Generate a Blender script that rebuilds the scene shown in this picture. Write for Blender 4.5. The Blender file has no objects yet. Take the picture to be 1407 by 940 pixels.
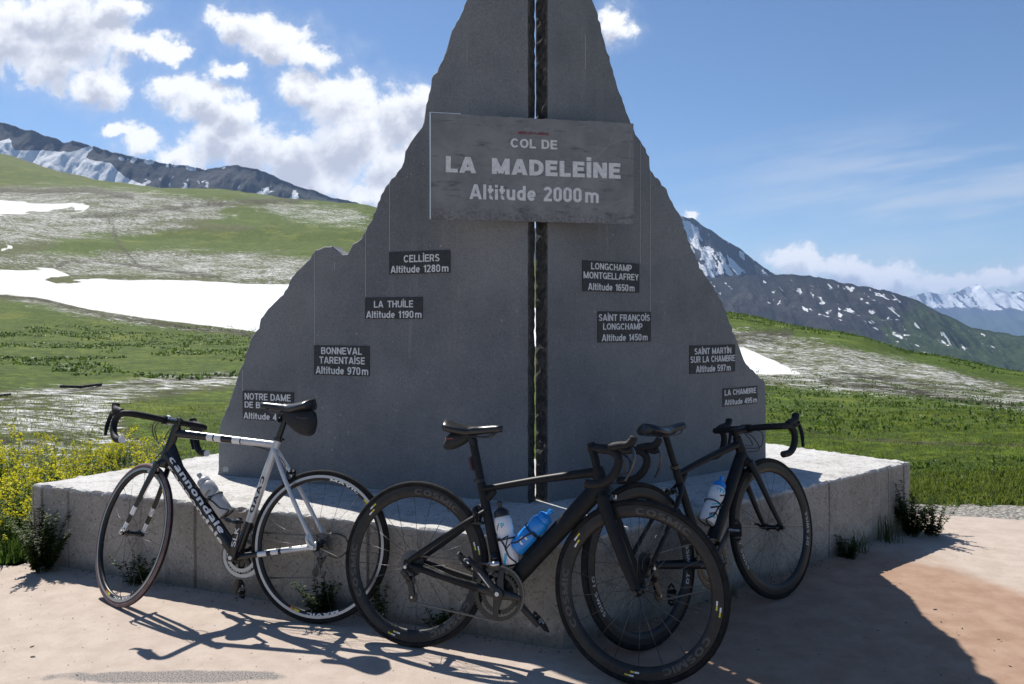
import bpy, bmesh, math, random
import numpy as np
from mathutils import Vector, Matrix

S = bpy.context.scene
COL = S.collection
R = math.radians
random.seed(7)
RNG = np.random.default_rng(7)

# ------------------------------------------------------------------ camera
CAMH, F, CX, HY = 1.35, 1080.0, 703.5, 442.0
cam = bpy.data.objects.new('camera', bpy.data.cameras.new('camera'))
COL.objects.link(cam)
cam.location = (0, 0, CAMH)
cam.rotation_euler = (R(90), 0, 0)
cam.data.sensor_width = 36
cam.data.lens = 36 * F / 1407
cam.data.shift_y = -28 / 1407
cam.data.clip_end = 60000
cam.data.clip_start = 0.05
S.camera = cam
S.view_settings.view_transform = 'Standard'
S.view_settings.look = 'None'
S.view_settings.gamma = 1
S.view_settings.use_curve_mapping = False
S.view_settings.exposure = 0.60
S.cycles.max_bounces = 6
S.cycles.volume_bounces = 0

# ------------------------------------------------------------------ sun and sky
SUN = Vector((-0.46, 0.64, 1.0)).normalized()        # towards the sun
sun = bpy.data.objects.new('sun', bpy.data.lights.new('sun', 'SUN'))
COL.objects.link(sun)
sun.data.energy = 4.6
sun.data.angle = R(0.5)
sun.data.color = (1.0, 0.95, 0.88)
sun.rotation_euler = (-SUN).to_track_quat('-Z', 'Y').to_euler()

world = bpy.data.worlds.new('World')
S.world = world
world.use_nodes = True
WN, WL = world.node_tree.nodes, world.node_tree.links
WN.clear()

def wnode(t, **k):
    n = WN.new(t)
    for a, b in k.items():
        setattr(n, a, b)
    return n

def wmath(op, a, b=None, c=None, clamp=False):
    n = wnode('ShaderNodeMath', operation=op, use_clamp=clamp)
    for i, x in enumerate((a, b, c)):
        if x is None:
            continue
        if isinstance(x, (int, float)):
            n.inputs[i].default_value = x
        else:
            WL.new(x, n.inputs[i])
    return n.outputs[0]

def wsmooth(x, lo, hi):
    n = wnode('ShaderNodeMapRange', interpolation_type='SMOOTHSTEP')
    WL.new(x, n.inputs[0])
    n.inputs[1].default_value = lo
    n.inputs[2].default_value = hi
    return n.outputs[0]

def wmix(f, a, b):
    n = wnode('ShaderNodeMix', data_type='RGBA')
    for i, x in ((0, f), (6, a), (7, b)):
        if isinstance(x, (int, float)):
            n.inputs[i].default_value = x
        elif isinstance(x, tuple):
            n.inputs[i].default_value = (*x, 1)
        else:
            WL.new(x, n.inputs[i])
    return n.outputs[2]

sky = wnode('ShaderNodeTexSky', sky_type='NISHITA', sun_disc=False)
sky.sun_elevation = math.asin(SUN.z)
sky.sun_rotation = math.atan2(SUN.x, SUN.y)
sky.altitude = 2000
sky.air_density = 1.0
sky.dust_density = 0.7
sky.ozone_density = 2.2
tc = wnode('ShaderNodeTexCoord')
sep = wnode('ShaderNodeSeparateXYZ')
WL.new(tc.outputs['Generated'], sep.inputs[0])
front = wmath('MAXIMUM', sep.outputs[1], 0.02)
ca = wmath('DIVIDE', sep.outputs[0], front)
cb = wmath('DIVIDE', sep.outputs[2], front)
cp = wnode('ShaderNodeCombineXYZ')
WL.new(ca, cp.inputs[0]); WL.new(cb, cp.inputs[1])
CLOUDS = [  # heading and height of every puff (centre and half size, thousandths of the view distance)
    (60, 22, 120, 42), (10, 55, 70, 50), (75, 88, 68, 42), (128, 118, 46, 28), (100, 55, 80, 45), (165, 12, 42, 20),
    (200, 60, 55, 18), (243, 72, 26, 15), (312, 96, 32, 16), (330, 40, 46, 28), (388, 62, 52, 30), (435, 78, 52, 24),
    (235, 118, 42, 27), (275, 138, 56, 28), (318, 160, 42, 24), (425, 122, 60, 30), (470, 140, 62, 42), (490, 190, 66, 62),
    (550, 165, 46, 46), (582, 148, 40, 36), (540, 225, 70, 52), (205, 196, 46, 28), (248, 212, 38, 22), (300, 188, 48, 40),
    (345, 208, 54, 42), (405, 218, 62, 42), (445, 248, 66, 34), (500, 272, 70, 24), (640, 200, 80, 60), (640, 280, 90, 40),
    (160, 185, 25, 10), (1095, 354, 42, 22), (1142, 360, 34, 18), (1182, 372, 54, 24), (1228, 381, 50, 18), (1302, 390, 66, 14),
    (845, 32, 30, 24), (1372, 385, 44, 16), (1440, 380, 60, 20), (1200, 390, 130, 14), (948, 292, 16, 12)]
wn1 = wnode('ShaderNodeTexNoise', noise_dimensions='3D')
WL.new(cp.outputs[0], wn1.inputs['Vector'])
wn1.inputs['Scale'].default_value = 17
wn1.inputs['Detail'].default_value = 9
wn1.inputs['Roughness'].default_value = 0.66
wn1.inputs['Distortion'].default_value = 0.25
wn3 = wnode('ShaderNodeTexNoise', noise_dimensions='3D')
WL.new(cp.outputs[0], wn3.inputs['Vector'])
wn3.inputs['Scale'].default_value = 8
wn3.inputs['Detail'].default_value = 4

wn0 = wnode('ShaderNodeTexNoise', noise_dimensions='3D')
WL.new(cp.outputs[0], wn0.inputs['Vector'])
wn0.inputs['Scale'].default_value = 19
wn0.inputs['Detail'].default_value = 6
wn0.inputs['Roughness'].default_value = 0.62
warp = wnode('ShaderNodeVectorMath', operation='MULTIPLY_ADD')
WL.new(wn0.outputs[1], warp.inputs[0])
warp.inputs[1].default_value = (0.075, 0.062, 0)
wofs = wnode('ShaderNodeVectorMath', operation='ADD')
WL.new(cp.outputs[0], wofs.inputs[0])
wofs.inputs[1].default_value = (-0.0375, -0.031, 0)
WL.new(wofs.outputs[0], warp.inputs[2])

def blob_field(src, dx, dy):
    dist = None
    for (u, v, ru, rv) in CLOUDS:
        ia, ib = F / ru, F / rv
        n = wnode('ShaderNodeVectorMath', operation='MULTIPLY_ADD')
        WL.new(src, n.inputs[0])
        n.inputs[1].default_value = (ia, ib, 0)
        n.inputs[2].default_value = (-((u - CX) / F - dx) * ia, -((HY - v) / F - dy) * ib, 0)
        l = wnode('ShaderNodeVectorMath', operation='LENGTH')
        WL.new(n.outputs[0], l.inputs[0])
        dist = l.outputs['Value'] if dist is None else wmath('SMOOTH_MIN', dist, l.outputs['Value'], 0.2)
    return dist
dist = blob_field(warp.outputs[0], 0, 0)
dist_up = blob_field(warp.outputs[0], 0.006, 0.020)
nz = wmath('MULTIPLY_ADD', wn1.outputs[0], 2.4, -1.2)
dens = wmath('ADD', wmath('SUBTRACT', 1.0, dist), nz)
mask = wsmooth(dens, -0.10, 0.44)
up = wmath('ADD', wmath('SUBTRACT', 1.0, dist_up), wmath('MULTIPLY_ADD', wn3.outputs[0], 1.6, -0.8))
up = wmath('ADD', up, wmath('MULTIPLY_ADD', wn1.outputs[0], 1.5, -0.75))
grey = wsmooth(up, 0.10, 0.95)
ccol = wmix(grey, (10.2, 10.3, 10.5), (5.3, 5.55, 6.5))
# soft veil round the cumulus, and thin high cirrus to the right
veil = wmath('MULTIPLY', wsmooth(wmath('ADD', wmath('SUBTRACT', 1.9, dist), nz), 0.0, 1.6), 0.35)
rot = wnode('ShaderNodeMapping')
rot0 = wnode('ShaderNodeMapping')
rot0.inputs['Rotation'].default_value = (0, 0, R(-10))
WL.new(cp.outputs[0], rot0.inputs['Vector'])
rot.inputs['Scale'].default_value = (2.2, 16, 1)
WL.new(rot0.outputs[0], rot.inputs['Vector'])
wn2 = wnode('ShaderNodeTexNoise', noise_dimensions='3D')
WL.new(rot.outputs[0], wn2.inputs['Vector'])
wn2.inputs['Scale'].default_value = 1.6
wn2.inputs['Detail'].default_value = 7
wn2.inputs['Roughness'].default_value = 0.55
ell = wnode('ShaderNodeVectorMath', operation='MULTIPLY_ADD')
WL.new(cp.outputs[0], ell.inputs[0])
ell.inputs[1].default_value = (F / 420, F / 110, 0)
ell.inputs[2].default_value = (-(1330 - CX) / 420, -(HY - 265) / 110, 0)
el = wnode('ShaderNodeVectorMath', operation='LENGTH')
WL.new(ell.outputs[0], el.inputs[0])
cir = wmath('MULTIPLY', wsmooth(wn2.outputs[0], 0.38, 0.68), wsmooth(el.outputs['Value'], 1.25, 0.25))
cir = wmath('MULTIPLY', cir, 0.42)
hs = wnode('ShaderNodeHueSaturation')
hs.inputs['Saturation'].default_value = 1.10
hs.inputs['Value'].default_value = 1.12
WL.new(sky.outputs[0], hs.inputs['Color'])
c0 = wmix(veil, hs.outputs[0], (6.4, 6.8, 7.8))
c1 = wmix(cir, c0, (7.4, 7.6, 8.1))
c2 = wmix(mask, c1, ccol)
isf = wmath('GREATER_THAN', sep.outputs[1], 0.05)
c3 = wmix(isf, hs.outputs[0], c2)
bg = wnode('ShaderNodeBackground')
bg.inputs[1].default_value = 0.070
WL.new(c3, bg.inputs[0])
wout = wnode('ShaderNodeOutputWorld')
WL.new(bg.outputs[0], wout.inputs[0])

# ------------------------------------------------------------------ helpers
def tag(o, label=None, cat=None, group=None, kind=None):
    if label: o['label'] = label
    if cat: o['category'] = cat
    if group: o['group'] = group
    if kind: o['kind'] = kind
    return o

def empty(name, loc=(0, 0, 0), parent=None):
    o = bpy.data.objects.new(name, None)
    o.empty_display_size = 0.05
    COL.objects.link(o)
    o.location = loc
    if parent: o.parent = parent
    return o

class MB:
    def __init__(s):
        s.v, s.f, s.m, s.s = [], [], [], []
    def add(s, vs, fs, mi=0, smooth=True):
        b = len(s.v)
        s.v += [tuple(v) for v in vs]
        for f in fs:
            s.f.append([b + i for i in f]); s.m.append(mi); s.s.append(smooth)
    def tube(s, pts, rad, seg=10, mi=0, ref=None, cap=True, smooth=True):
        pts = [Vector(p) for p in pts]
        n = len(pts)
        if not isinstance(rad, list): rad = [rad] * n
        vs, fs = [], []
        prev = None
        for i, p in enumerate(pts):
            t = (pts[min(i + 1, n - 1)] - pts[max(i - 1, 0)]).normalized()
            if ref is not None:
                a = Vector(ref)
            elif prev is not None:
                a = prev
            else:
                a = Vector((0, 0, 1)) if abs(t.z) < .9 else Vector((1, 0, 0))
            a = (a - t * a.dot(t)).normalized()
            prev = a
            b = t.cross(a)
            ra, rb = rad[i] if isinstance(rad[i], tuple) else (rad[i], rad[i])
            for k in range(seg):
                w = 2 * math.pi * k / seg
                vs.append(p + a * (ra * math.cos(w)) + b * (rb * math.sin(w)))
        for i in range(n - 1):
            for k in range(seg):
                k2 = (k + 1) % seg
                fs.append((i * seg + k, i * seg + k2, (i + 1) * seg + k2, (i + 1) * seg + k))
        s.add(vs, fs, mi, smooth)
        if cap:
            s.add(vs[:seg], [tuple(range(seg))[::-1]], mi, False)
            s.add(vs[-seg:], [tuple(range(seg))], mi, False)
    def lathe(s, prof, c=(0, 0, 0), ax=(0, 1, 0), seg=48, mi=0, closed=False, a0=0, a1=2 * math.pi, smooth=True):
        ax = Vector(ax).normalized(); c = Vector(c)
        a = Vector((1, 0, 0)) if abs(ax.x) < .9 else Vector((0, 0, 1))
        a = (a - ax * a.dot(ax)).normalized(); b = ax.cross(a)
        full = abs(a1 - a0 - 2 * math.pi) < 1e-6
        ns = seg if full else seg + 1
        vs, fs = [], []
        m = len(prof)
        for k in range(ns):
            w = a0 + (a1 - a0) * k / seg
            d = a * math.cos(w) + b * math.sin(w)
            for (r, h) in prof:
                vs.append(c + d * r + ax * h)
        for k in range(seg):
            k2 = (k + 1) % ns
            for j in range(m if closed else m - 1):
                j2 = (j + 1) % m
                fs.append((k * m + j, k2 * m + j, k2 * m + j2, k * m + j2))
        s.add(vs, fs, mi, smooth)
    def box(s, c, size, mi=0, mat=None, bev=0.0):
        x, y, z = [q / 2 for q in size]
        M = mat or Matrix.Identity(3)
        c = Vector(c)
        if bev <= 0:
            vs = [c + M @ Vector((i * x, j * y, k * z)) for i in (-1, 1) for j in (-1, 1) for k in (-1, 1)]
            s.add(vs, [(0, 1, 3, 2), (4, 6, 7, 5), (0, 4, 5, 1), (2, 3, 7, 6), (0, 2, 6, 4), (1, 5, 7, 3)], mi, False)
        else:
            bm = bmesh.new()
            bmesh.ops.create_cube(bm, size=1)
            bmesh.ops.scale(bm, vec=size, verts=bm.verts)
            bmesh.ops.bevel(bm, geom=bm.edges[:], offset=bev, segments=2, affect='EDGES')
            bm.verts.index_update()
            s.add([c + M @ v.co for v in bm.verts], [[v.index for v in f.verts] for f in bm.faces], mi, True)
            bm.free()
    def build(s, name, mats, parent=None, matrix=None, fix=True, sharp=40):
        me = bpy.data.meshes.new(name)
        me.from_pydata([tuple(v) for v in s.v], [], s.f)
        mats = mats if isinstance(mats, (list, tuple)) else [mats]
        for m in mats: me.materials.append(m)
        me.polygons.foreach_set('material_index', s.m)
        me.polygons.foreach_set('use_smooth', s.s)
        if fix:
            bm = bmesh.new(); bm.from_mesh(me)
            bmesh.ops.remove_doubles(bm, verts=bm.verts, dist=1e-6)
            bmesh.ops.recalc_face_normals(bm, faces=bm.faces)
            for e in bm.edges:
                if len(e.link_faces) == 2 and e.calc_face_angle(0) > R(sharp): e.smooth = False
            bm.to_mesh(me); bm.free()
        me.update()
        o = bpy.data.objects.new(name, me)
        COL.objects.link(o)
        if parent: o.parent = parent
        if matrix is not None: o.matrix_local = matrix
        return o

def mat(name, color=(.5, .5, .5), rough=.6, metal=0.0, spec=.5):
    m = bpy.data.materials.new(name)
    m.use_nodes = True
    b = m.node_tree.nodes['Principled BSDF']
    b.inputs['Base Color'].default_value = (*color, 1)
    b.inputs['Roughness'].default_value = rough
    b.inputs['Metallic'].default_value = metal
    b.inputs['Specular IOR Level'].default_value = spec
    return m

class NT:
    """short-hand for building a material's nodes"""
    def __init__(s, m):
        s.t = m.node_tree; s.n = s.t.nodes; s.b = s.n['Principled BSDF']
    def node(s, t, **k):
        n = s.n.new(t)
        for a, b in k.items(): setattr(n, a, b)
        return n
    def put(s, sock, x):
        if isinstance(x, (int, float)): sock.default_value = x
        elif isinstance(x, tuple): sock.default_value = x if len(x) == len(sock.default_value) else (*x, 1)
        else: s.t.links.new(x, sock)
    def noise(s, vec, scale, detail=6, rough=.6, dist=0):
        n = s.node('ShaderNodeTexNoise')
        s.put(n.inputs['Vector'], vec)
        n.inputs['Scale'].default_value = scale; n.inputs['Detail'].default_value = detail
        n.inputs['Roughness'].default_value = rough; n.inputs['Distortion'].default_value = dist
        return n.outputs[0]
    def map(s, vec, scale=(1, 1, 1), rot=(0, 0, 0)):
        n = s.node('ShaderNodeMapping'); s.put(n.inputs[0], vec)
        n.inputs['Scale'].default_value = scale; n.inputs['Rotation'].default_value = rot
        return n.outputs[0]
    def obj(s):
        return s.node('ShaderNodeTexCoord').outputs['Object']
    def pos(s):
        return s.node('ShaderNodeNewGeometry').outputs['Position']
    def attr(s, name):
        n = s.node('ShaderNodeAttribute'); n.attribute_name = name
        return n.outputs['Fac']
    def step(s, x, lo, hi):
        n = s.node('ShaderNodeMapRange', interpolation_type='SMOOTHSTEP')
        s.put(n.inputs[0], x); s.put(n.inputs[1], lo); s.put(n.inputs[2], hi)
        return n.outputs[0]
    def math(s, op, a, b=0.0, clamp=False):
        n = s.node('ShaderNodeMath', operation=op, use_clamp=clamp)
        s.put(n.inputs[0], a); s.put(n.inputs[1], b)
        return n.outputs[0]
    def mix(s, f, a, b, blend='MIX'):
        n = s.node('ShaderNodeMix', data_type='RGBA', blend_type=blend)
        s.put(n.inputs[0], f); s.put(n.inputs[6], a); s.put(n.inputs[7], b)
        return n.outputs[2]
    def bump(s, h, strength=.3, dist=.01):
        n = s.node('ShaderNodeBump')
        n.inputs['Strength'].default_value = strength; n.inputs['Distance'].default_value = dist
        s.put(n.inputs['Height'], h)
        s.put(s.b.inputs['Normal'], n.outputs[0])
    def base(s, c): s.put(s.b.inputs['Base Color'], c)
    def rough(s, c): s.put(s.b.inputs['Roughness'], c)

def noisy(name, c1, c2, scale=8, rough=.6, bump=.0, bscale=60, metal=0, spec=.5, lo=.35, hi=.65):
    m = mat(name, c1, rough, metal, spec); t = NT(m); o = t.obj()
    t.base(t.mix(t.step(t.noise(o, scale), lo, hi), c1, c2))
    if bump: t.bump(t.noise(o, bscale, 4), bump, .004)
    return m

def ground_at(u, v, z=0.0):
    y = F * (CAMH - z) / (v - HY)
    return Vector(((u - CX) / F * y, y, z))

class Plane:
    """an upright plane: origin and heading on the ground; on(u, v) gives distance along it and height"""
    def __init__(s, o, d):
        s.o = Vector((o[0], o[1])); s.d = Vector((d[0], d[1])).normalized()
        s.n = Vector((s.d.y, -s.d.x))            # towards the viewer
    def t(s, u):
        k = (u - CX) / F                          # x = k y
        return (k * s.o.y - s.o.x) / (s.d.x - k * s.d.y)
    def on(s, u, v):
        t = s.t(u); y = s.o.y + t * s.d.y
        return t, CAMH + (HY - v) / F * y
    def xyz(s, t, z, off=0.0):
        p = s.o + s.d * t + s.n * off
        return Vector((p.x, p.y, z))
    def matrix(s, t, z, off=0.0):
        M = Matrix(((s.d.x, 0, s.n.x), (s.d.y, 0, s.n.y), (0, 1, 0))).to_4x4()   # x along, y up, z towards viewer
        M.translation = s.xyz(t, z, off)
        return M

_GL = {}
def glyph(ch, w):
    """a plain bold sans letter as centre-line strokes (cap height 1); returns strokes and its width"""
    a = w / 2
    def arc(cx, cy, rx, ry, d0, d1, n=14):
        return [(cx + rx * math.cos(R(d0 + (d1 - d0) * i / n)), cy + ry * math.sin(R(d0 + (d1 - d0) * i / n))) for i in range(n + 1)]
    def bow(x0, x1, y0, y1, r):            # half-round right side: along the top, round, and back along the bottom
        return [(x0, y1)] + arc(x1 - r, y1 - r, r, r, 90, 0, 8) + arc(x1 - r, y0 + r, r, r, 0, -90, 8) + [(x0, y0)]
    X = .72
    if ch == ' ': return [], .30
    if ch == '·': return [[(a, .55), (a, .35)]], w
    if ch in 'Iİ': return [[(a, 0), (a, 1)]] + ([[(a, 1.07), (a, 1.07 + w)]] if ch == 'İ' else []), w
    if ch == 'L': return [[(a, 0), (a, 1)], [(0, a), (.56, a)]], .56
    if ch == 'E': return [[(a, 0), (a, 1)], [(0, a), (.60, a)], [(0, 1 - a), (.59, 1 - a)], [(0, .52), (.55, .52)]], .60
    if ch == 'F': return [[(a, 0), (a, 1)], [(0, 1 - a), (.57, 1 - a)], [(0, .50), (.52, .50)]], .57
    if ch == 'T': return [[(.32, 0), (.32, 1)], [(0, 1 - a), (.64, 1 - a)]], .64
    if ch == 'H': return [[(a, 0), (a, 1)], [(.68 - a, 0), (.68 - a, 1)], [(a, .52), (.68 - a, .52)]], .68
    if ch == 'A': return [[(a * .8, -a * .4), (.38 - a * .08, 1 + a * .2)], [(.76 - a * .8, -a * .4), (.38 + a * .08, 1 + a * .2)], [(.17, .27), (.59, .27)]], .76
    if ch == 'V': return [[(a * .95, 1), (.36, a * .2)], [(.72 - a * .95, 1), (.36, a * .2)]], .72
    if ch == 'M': return [[(a, 0), (a, 1)], [(.86 - a, 0), (.86 - a, 1)], [(a, 1 - a * .3), (.43, a * .6)], [(.86 - a, 1 - a * .3), (.43, a * .6)]], .86
    if ch == 'N': return [[(a, 0), (a, 1)], [(.70 - a, 0), (.70 - a, 1)], [(a, 1 - a * .3), (.70 - a, a * .3)]], .70
    if ch == 'K': return [[(a, 0), (a, 1)], [(a, .36), (.64 - a, 1)], [(.24, .50), (.70 - a, 0)]], .70
    if ch == 'W': return [[(a, 1), (.27, a * .3)], [(.27, a * .3), (.49, 1 - a * .3)], [(.49, 1 - a * .3), (.71, a * .3)], [(.71, a * .3), (.98 - a, 1)]], .98
    if ch == 'Y': return [[(a, 1), (.34, .42)], [(.68 - a, 1), (.34, .42)], [(.34, .45), (.34, 0)]], .68
    if ch == 'Z': return [[(0, 1 - a), (.6, 1 - a)], [(0, a), (.62, a)], [(.54, 1 - a), (.08, a)]], .62
    if ch == 'D': return [[(a, 0), (a, 1)], bow(a, .70 - a, a, 1 - a, .30)], .70
    if ch == 'P': return [[(a, 0), (a, 1)], bow(a, .63 - a, .40, 1 - a, .22)], .63
    if ch == 'R': return [[(a, 0), (a, 1)], bow(a, .65 - a, .45, 1 - a, .20), [(.38, .45), (.67 - a, 0)]], .68
    if ch == 'B': return [[(a, 0), (a, 1)], bow(a, .64 - a, .53, 1 - a, .17), bow(a, .67 - a, a, .53, .20)], .67
    if ch == '\u2009': return [], .04
    if ch == '0':
        r_ = .28 - a
        return [[(a, .28)] + arc(.28, .28, r_, .28 - a, 180, 360, 14) + arc(.28, .72, r_, .28 - a, 0, 180, 14) + [(a, .28)]], .56
    if ch in 'O':
        W = .76
        p = arc(W / 2, .5, W / 2 - a, .5 - a, 0, 360, 36)
        return [p], W
    if ch in 'CÇG':
        W = .72
        s = [arc(.37, .5, .37 - a, .5 - a, 38, 322, 30)]
        if ch == 'G': s = [arc(.38, .5, .38 - a, .5 - a, 42, 345, 30), [(.42, .44), (.74, .44)], [(.74 - a, .44), (.74 - a, 0.02)]]
        if ch == 'Ç': s.append([(.39, .02), (.42, -.12), (.30, -.22)])
        return s, W if ch != 'G' else .74
    if ch == 'U': return [[(a, 1), (a, .34)] + arc(.345, .345, .345 - a, .345 - a, 180, 360, 18) + [(.69 - a, 1)]], .69
    if ch == 'S':
        return [arc(.32, .735, .30 - a, .265 - a, 25, 195, 14)[:-1] + [(a + .03, .62), (.22, .545), (.42, .475), (.62 - a - .02, .38)] + arc(.32, .275, .32 - a, .275 - a, 8, -155, 14)], .64
    if ch == '1': return [[(.30, 0), (.30, 1)], [(.06, .76), (.30, .80)]], .38
    if ch == '2': return [arc(.28, .70, .28 - a, .30 - a, 165, -28, 14) + [(.10, a + .02)], [(.02, a), (.56, a)]], .56
    if ch == '3': return [arc(.27, .735, .26 - a, .265 - a, 160, -80, 12), arc(.27, .275, .29 - a, .275 - a, 85, -165, 14), [(.20, .52), (.32, .52)]], .56
    if ch == '4': return [[(.40, 0), (.40, 1)], [(0, .27), (.56, .27)], [(.42, .95), (.06, .27)]], .56
    if ch == '5': return [[(.09, 1 - a), (.52, 1 - a)], [(.13, 1), (.09, .45)], [(.08, .52)] + arc(.27, .32, .28 - a, .32 - a, 110, -160, 16)], .55
    if ch == '6': return [arc(.28, .33, .28 - a, .33 - a, 0, 360, 26), arc(.34, .5, .34 - a, .5 - a, 55, 190, 12)], .56
    if ch == '7': return [[(0, 1 - a), (.54, 1 - a)], [(.48, 1 - a), (.30, .5), (.20, 0)]], .54
    if ch == '8': return [arc(.28, .74, .25 - a, .26 - a, 0, 360, 24), arc(.28, .29, .28 - a, .29 - a, 0, 360, 26)], .56
    if ch == '9': return [arc(.28, .67, .28 - a, .33 - a, 0, 360, 26), arc(.22, .5, .34 - a, .5 - a, 10, -125, 12)], .56
    if ch == 'l': return [[(a, 0), (a, 1)]], w
    if ch == 'i': return [[(a, 0), (a, X)], [(a, X + .10), (a, X + .10 + w)]], w
    if ch == 't': return [[(.16, .95), (.16, .22)] + arc(.16 + .13, .13 + a, .13, .13, 180, 280, 8), [(0, X - a * .8), (.36, X - a * .8)]], .36
    if ch == 'u': return [[(a, X), (a, .26)] + arc(.28, .26, .28 - a, .26 - a, 180, 360, 14), [(.56 - a, 0), (.56 - a, X)]], .56
    if ch == 'n': return [[(a, 0), (a, X)], [(.56 - a, 0), (.56 - a, X - .26)] + arc(.28, X - .26, .28 - a, .26 - a, 0, 180, 14)], .56
    if ch == 'm': return [[(a, 0), (a, X)], [(.455, 0), (.455, X - .24)] + arc(.27, X - .24, .185, .24 - a, 0, 180, 12), [(.91 - a, 0), (.91 - a, X - .24)] + arc(.64, X - .24, .27 - a, .24 - a, 0, 180, 12)], .91
    if ch == 'd': return [[(.58 - a, 0), (.58 - a, 1)], arc(.29, X / 2, .29 - a, X / 2 - a, 0, 360, 26)], .58
    if ch == 'o': return [arc(.29, X / 2, .29 - a, X / 2 - a, 0, 360, 28)], .58
    if ch == 'c': return [arc(.28, X / 2, .28 - a, X / 2 - a, 42, 318, 22)], .52
    if ch == 'e': return [arc(.28, X / 2, .28 - a, X / 2 - a, 0, 318, 24), [(a, X / 2 - .01), (.56 - a * .6, X / 2 - .01)]], .56
    if ch == 'a': return [arc(.26, X - .22, .24 - a, .22 - a, 160, 0, 12) + [(.53 - a, 0)], arc(.25, .20, .25 - a, .20 - a, 0, 360, 22)], .53
    return [[(a, 0), (a, 1)]], w

def stroke_poly(p, w):
    p = [Vector(q) for q in p]
    p = [p[0]] + [b for a, b in zip(p[:-1], p[1:]) if (b - a).length > 1e-6]
    m = max(.01, w * .8)
    q = [p[0]]
    for a, b in zip(p[:-1], p[1:]):
        k = max(1, int((b - a).length / m))
        q += [a.lerp(b, (i + 1) / k) for i in range(k)]
    p = q
    closed = (p[0] - p[-1]).length < 1e-5
    if closed: p = p[:-1]
    n = len(p); l, r = [], []
    for i in range(n):
        if closed: t0, t1 = p[i] - p[i - 1], p[(i + 1) % n] - p[i]
        else: t0, t1 = p[i] - p[max(i - 1, 0)] if i else p[1] - p[0], p[min(i + 1, n - 1)] - p[i] if i < n - 1 else p[-1] - p[-2]
        t0, t1 = t0.normalized(), t1.normalized()
        t = (t0 + t1).normalized()
        k = min(1 / max(t.dot(t1), .5), 1.6)
        m = Vector((-t.y, t.x)) * (w / 2 * k)
        l.append(p[i] + m); r.append(p[i] - m)
    out = []
    rng = range(n) if closed else range(n - 1)
    for i in rng:
        j = (i + 1) % n
        out.append([l[i], r[i], r[j], l[j]])
    return out

from mathutils.geometry import delaunay_2d_cdt
_TXT = {}
def text_shape(body, w=.17, track=.10):
    """flat triangles of a line of lettering, scaled to a 1 x 1 box"""
    k = (body, w)
    if k not in _TXT:
        V, FF, x = [], [], 0.0
        for ch in body:
            st, adv = glyph(ch, w)
            gv, gf = [], []
            for s in st:
                for q in stroke_poly(s, w):
                    if ch in 'AVMNKWYZ741R23': q = [Vector((v.x, min(1, max(0, v.y)))) for v in q]
                    b = len(gv); gv += q
                    ar = sum(q[i].x * q[(i + 1) % 4].y - q[(i + 1) % 4].x * q[i].y for i in range(4))
                    gf.append([b, b + 1, b + 2, b + 3] if ar > 0 else [b + 3, b + 2, b + 1, b])
            if gv:
                vo, _, fo, _, _, of = delaunay_2d_cdt(gv, [], gf, 1, 1e-4)
                fo = [f for f, q in zip(fo, of) if len(q)]
                b = len(V)
                V += [(v.x + x, v.y) for v in vo]
                FF += [[b + i for i in f] for f in fo]
            x += adv + track
        vs = np.array(V); lo, hi = vs.min(0), vs.max(0)
        _TXT[k] = ((vs - lo) / (hi - lo), FF, hi - lo)
    return _TXT[k]

def np_noise(x, y, seed=0):
    """smooth value noise, 0..1"""
    xi, yi = np.floor(x).astype(np.int64), np.floor(y).astype(np.int64)
    fx, fy = x - xi, y - yi
    fx, fy = fx * fx * (3 - 2 * fx), fy * fy * (3 - 2 * fy)
    def h(a, b):
        n = (a * 374761393 + b * 668265263 + seed * 974711) & 0x7fffffff
        n = ((n ^ (n >> 13)) * 1274126177) & 0x7fffffff
        return ((n ^ (n >> 16)) & 0xffff) / 65535.0
    a, b, c, d = h(xi, yi), h(xi + 1, yi), h(xi, yi + 1), h(xi + 1, yi + 1)
    return (a * (1 - fx) + b * fx) * (1 - fy) + (c * (1 - fx) + d * fx) * fy

def fbm(x, y, oct=5, seed=0, gain=.5):
    t = np.zeros_like(x, dtype=float); a = 1.0; s = 0
    for i in range(oct):
        t += a * np_noise(x * 2 ** i + 17.3 * i, y * 2 ** i - 9.1 * i, seed + i); s += a; a *= gain
    return t / s

def in_poly(px, py, poly):
    """signed distance-like: positive inside (in the units of the coordinates)"""
    poly = np.array(poly, float); n = len(poly)
    inside = np.zeros(px.shape, bool); d = np.full(px.shape, 1e9)
    for i in range(n):
        x1, y1 = poly[i]; x2, y2 = poly[(i + 1) % n]
        c = ((y1 > py) != (y2 > py)) & (px < (x2 - x1) * (py - y1) / ((y2 - y1) + 1e-9) + x1)
        inside ^= c
        L2 = (x2 - x1) ** 2 + (y2 - y1) ** 2 + 1e-9
        t = np.clip(((px - x1) * (x2 - x1) + (py - y1) * (y2 - y1)) / L2, 0, 1)
        d = np.minimum(d, np.hypot(px - x1 - t * (x2 - x1), py - y1 - t * (y2 - y1)))
    return np.where(inside, d, -d)

def sstep(x, lo, hi):
    t = np.clip((x - lo) / (hi - lo), 0, 1)
    return t * t * (3 - 2 * t)

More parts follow.
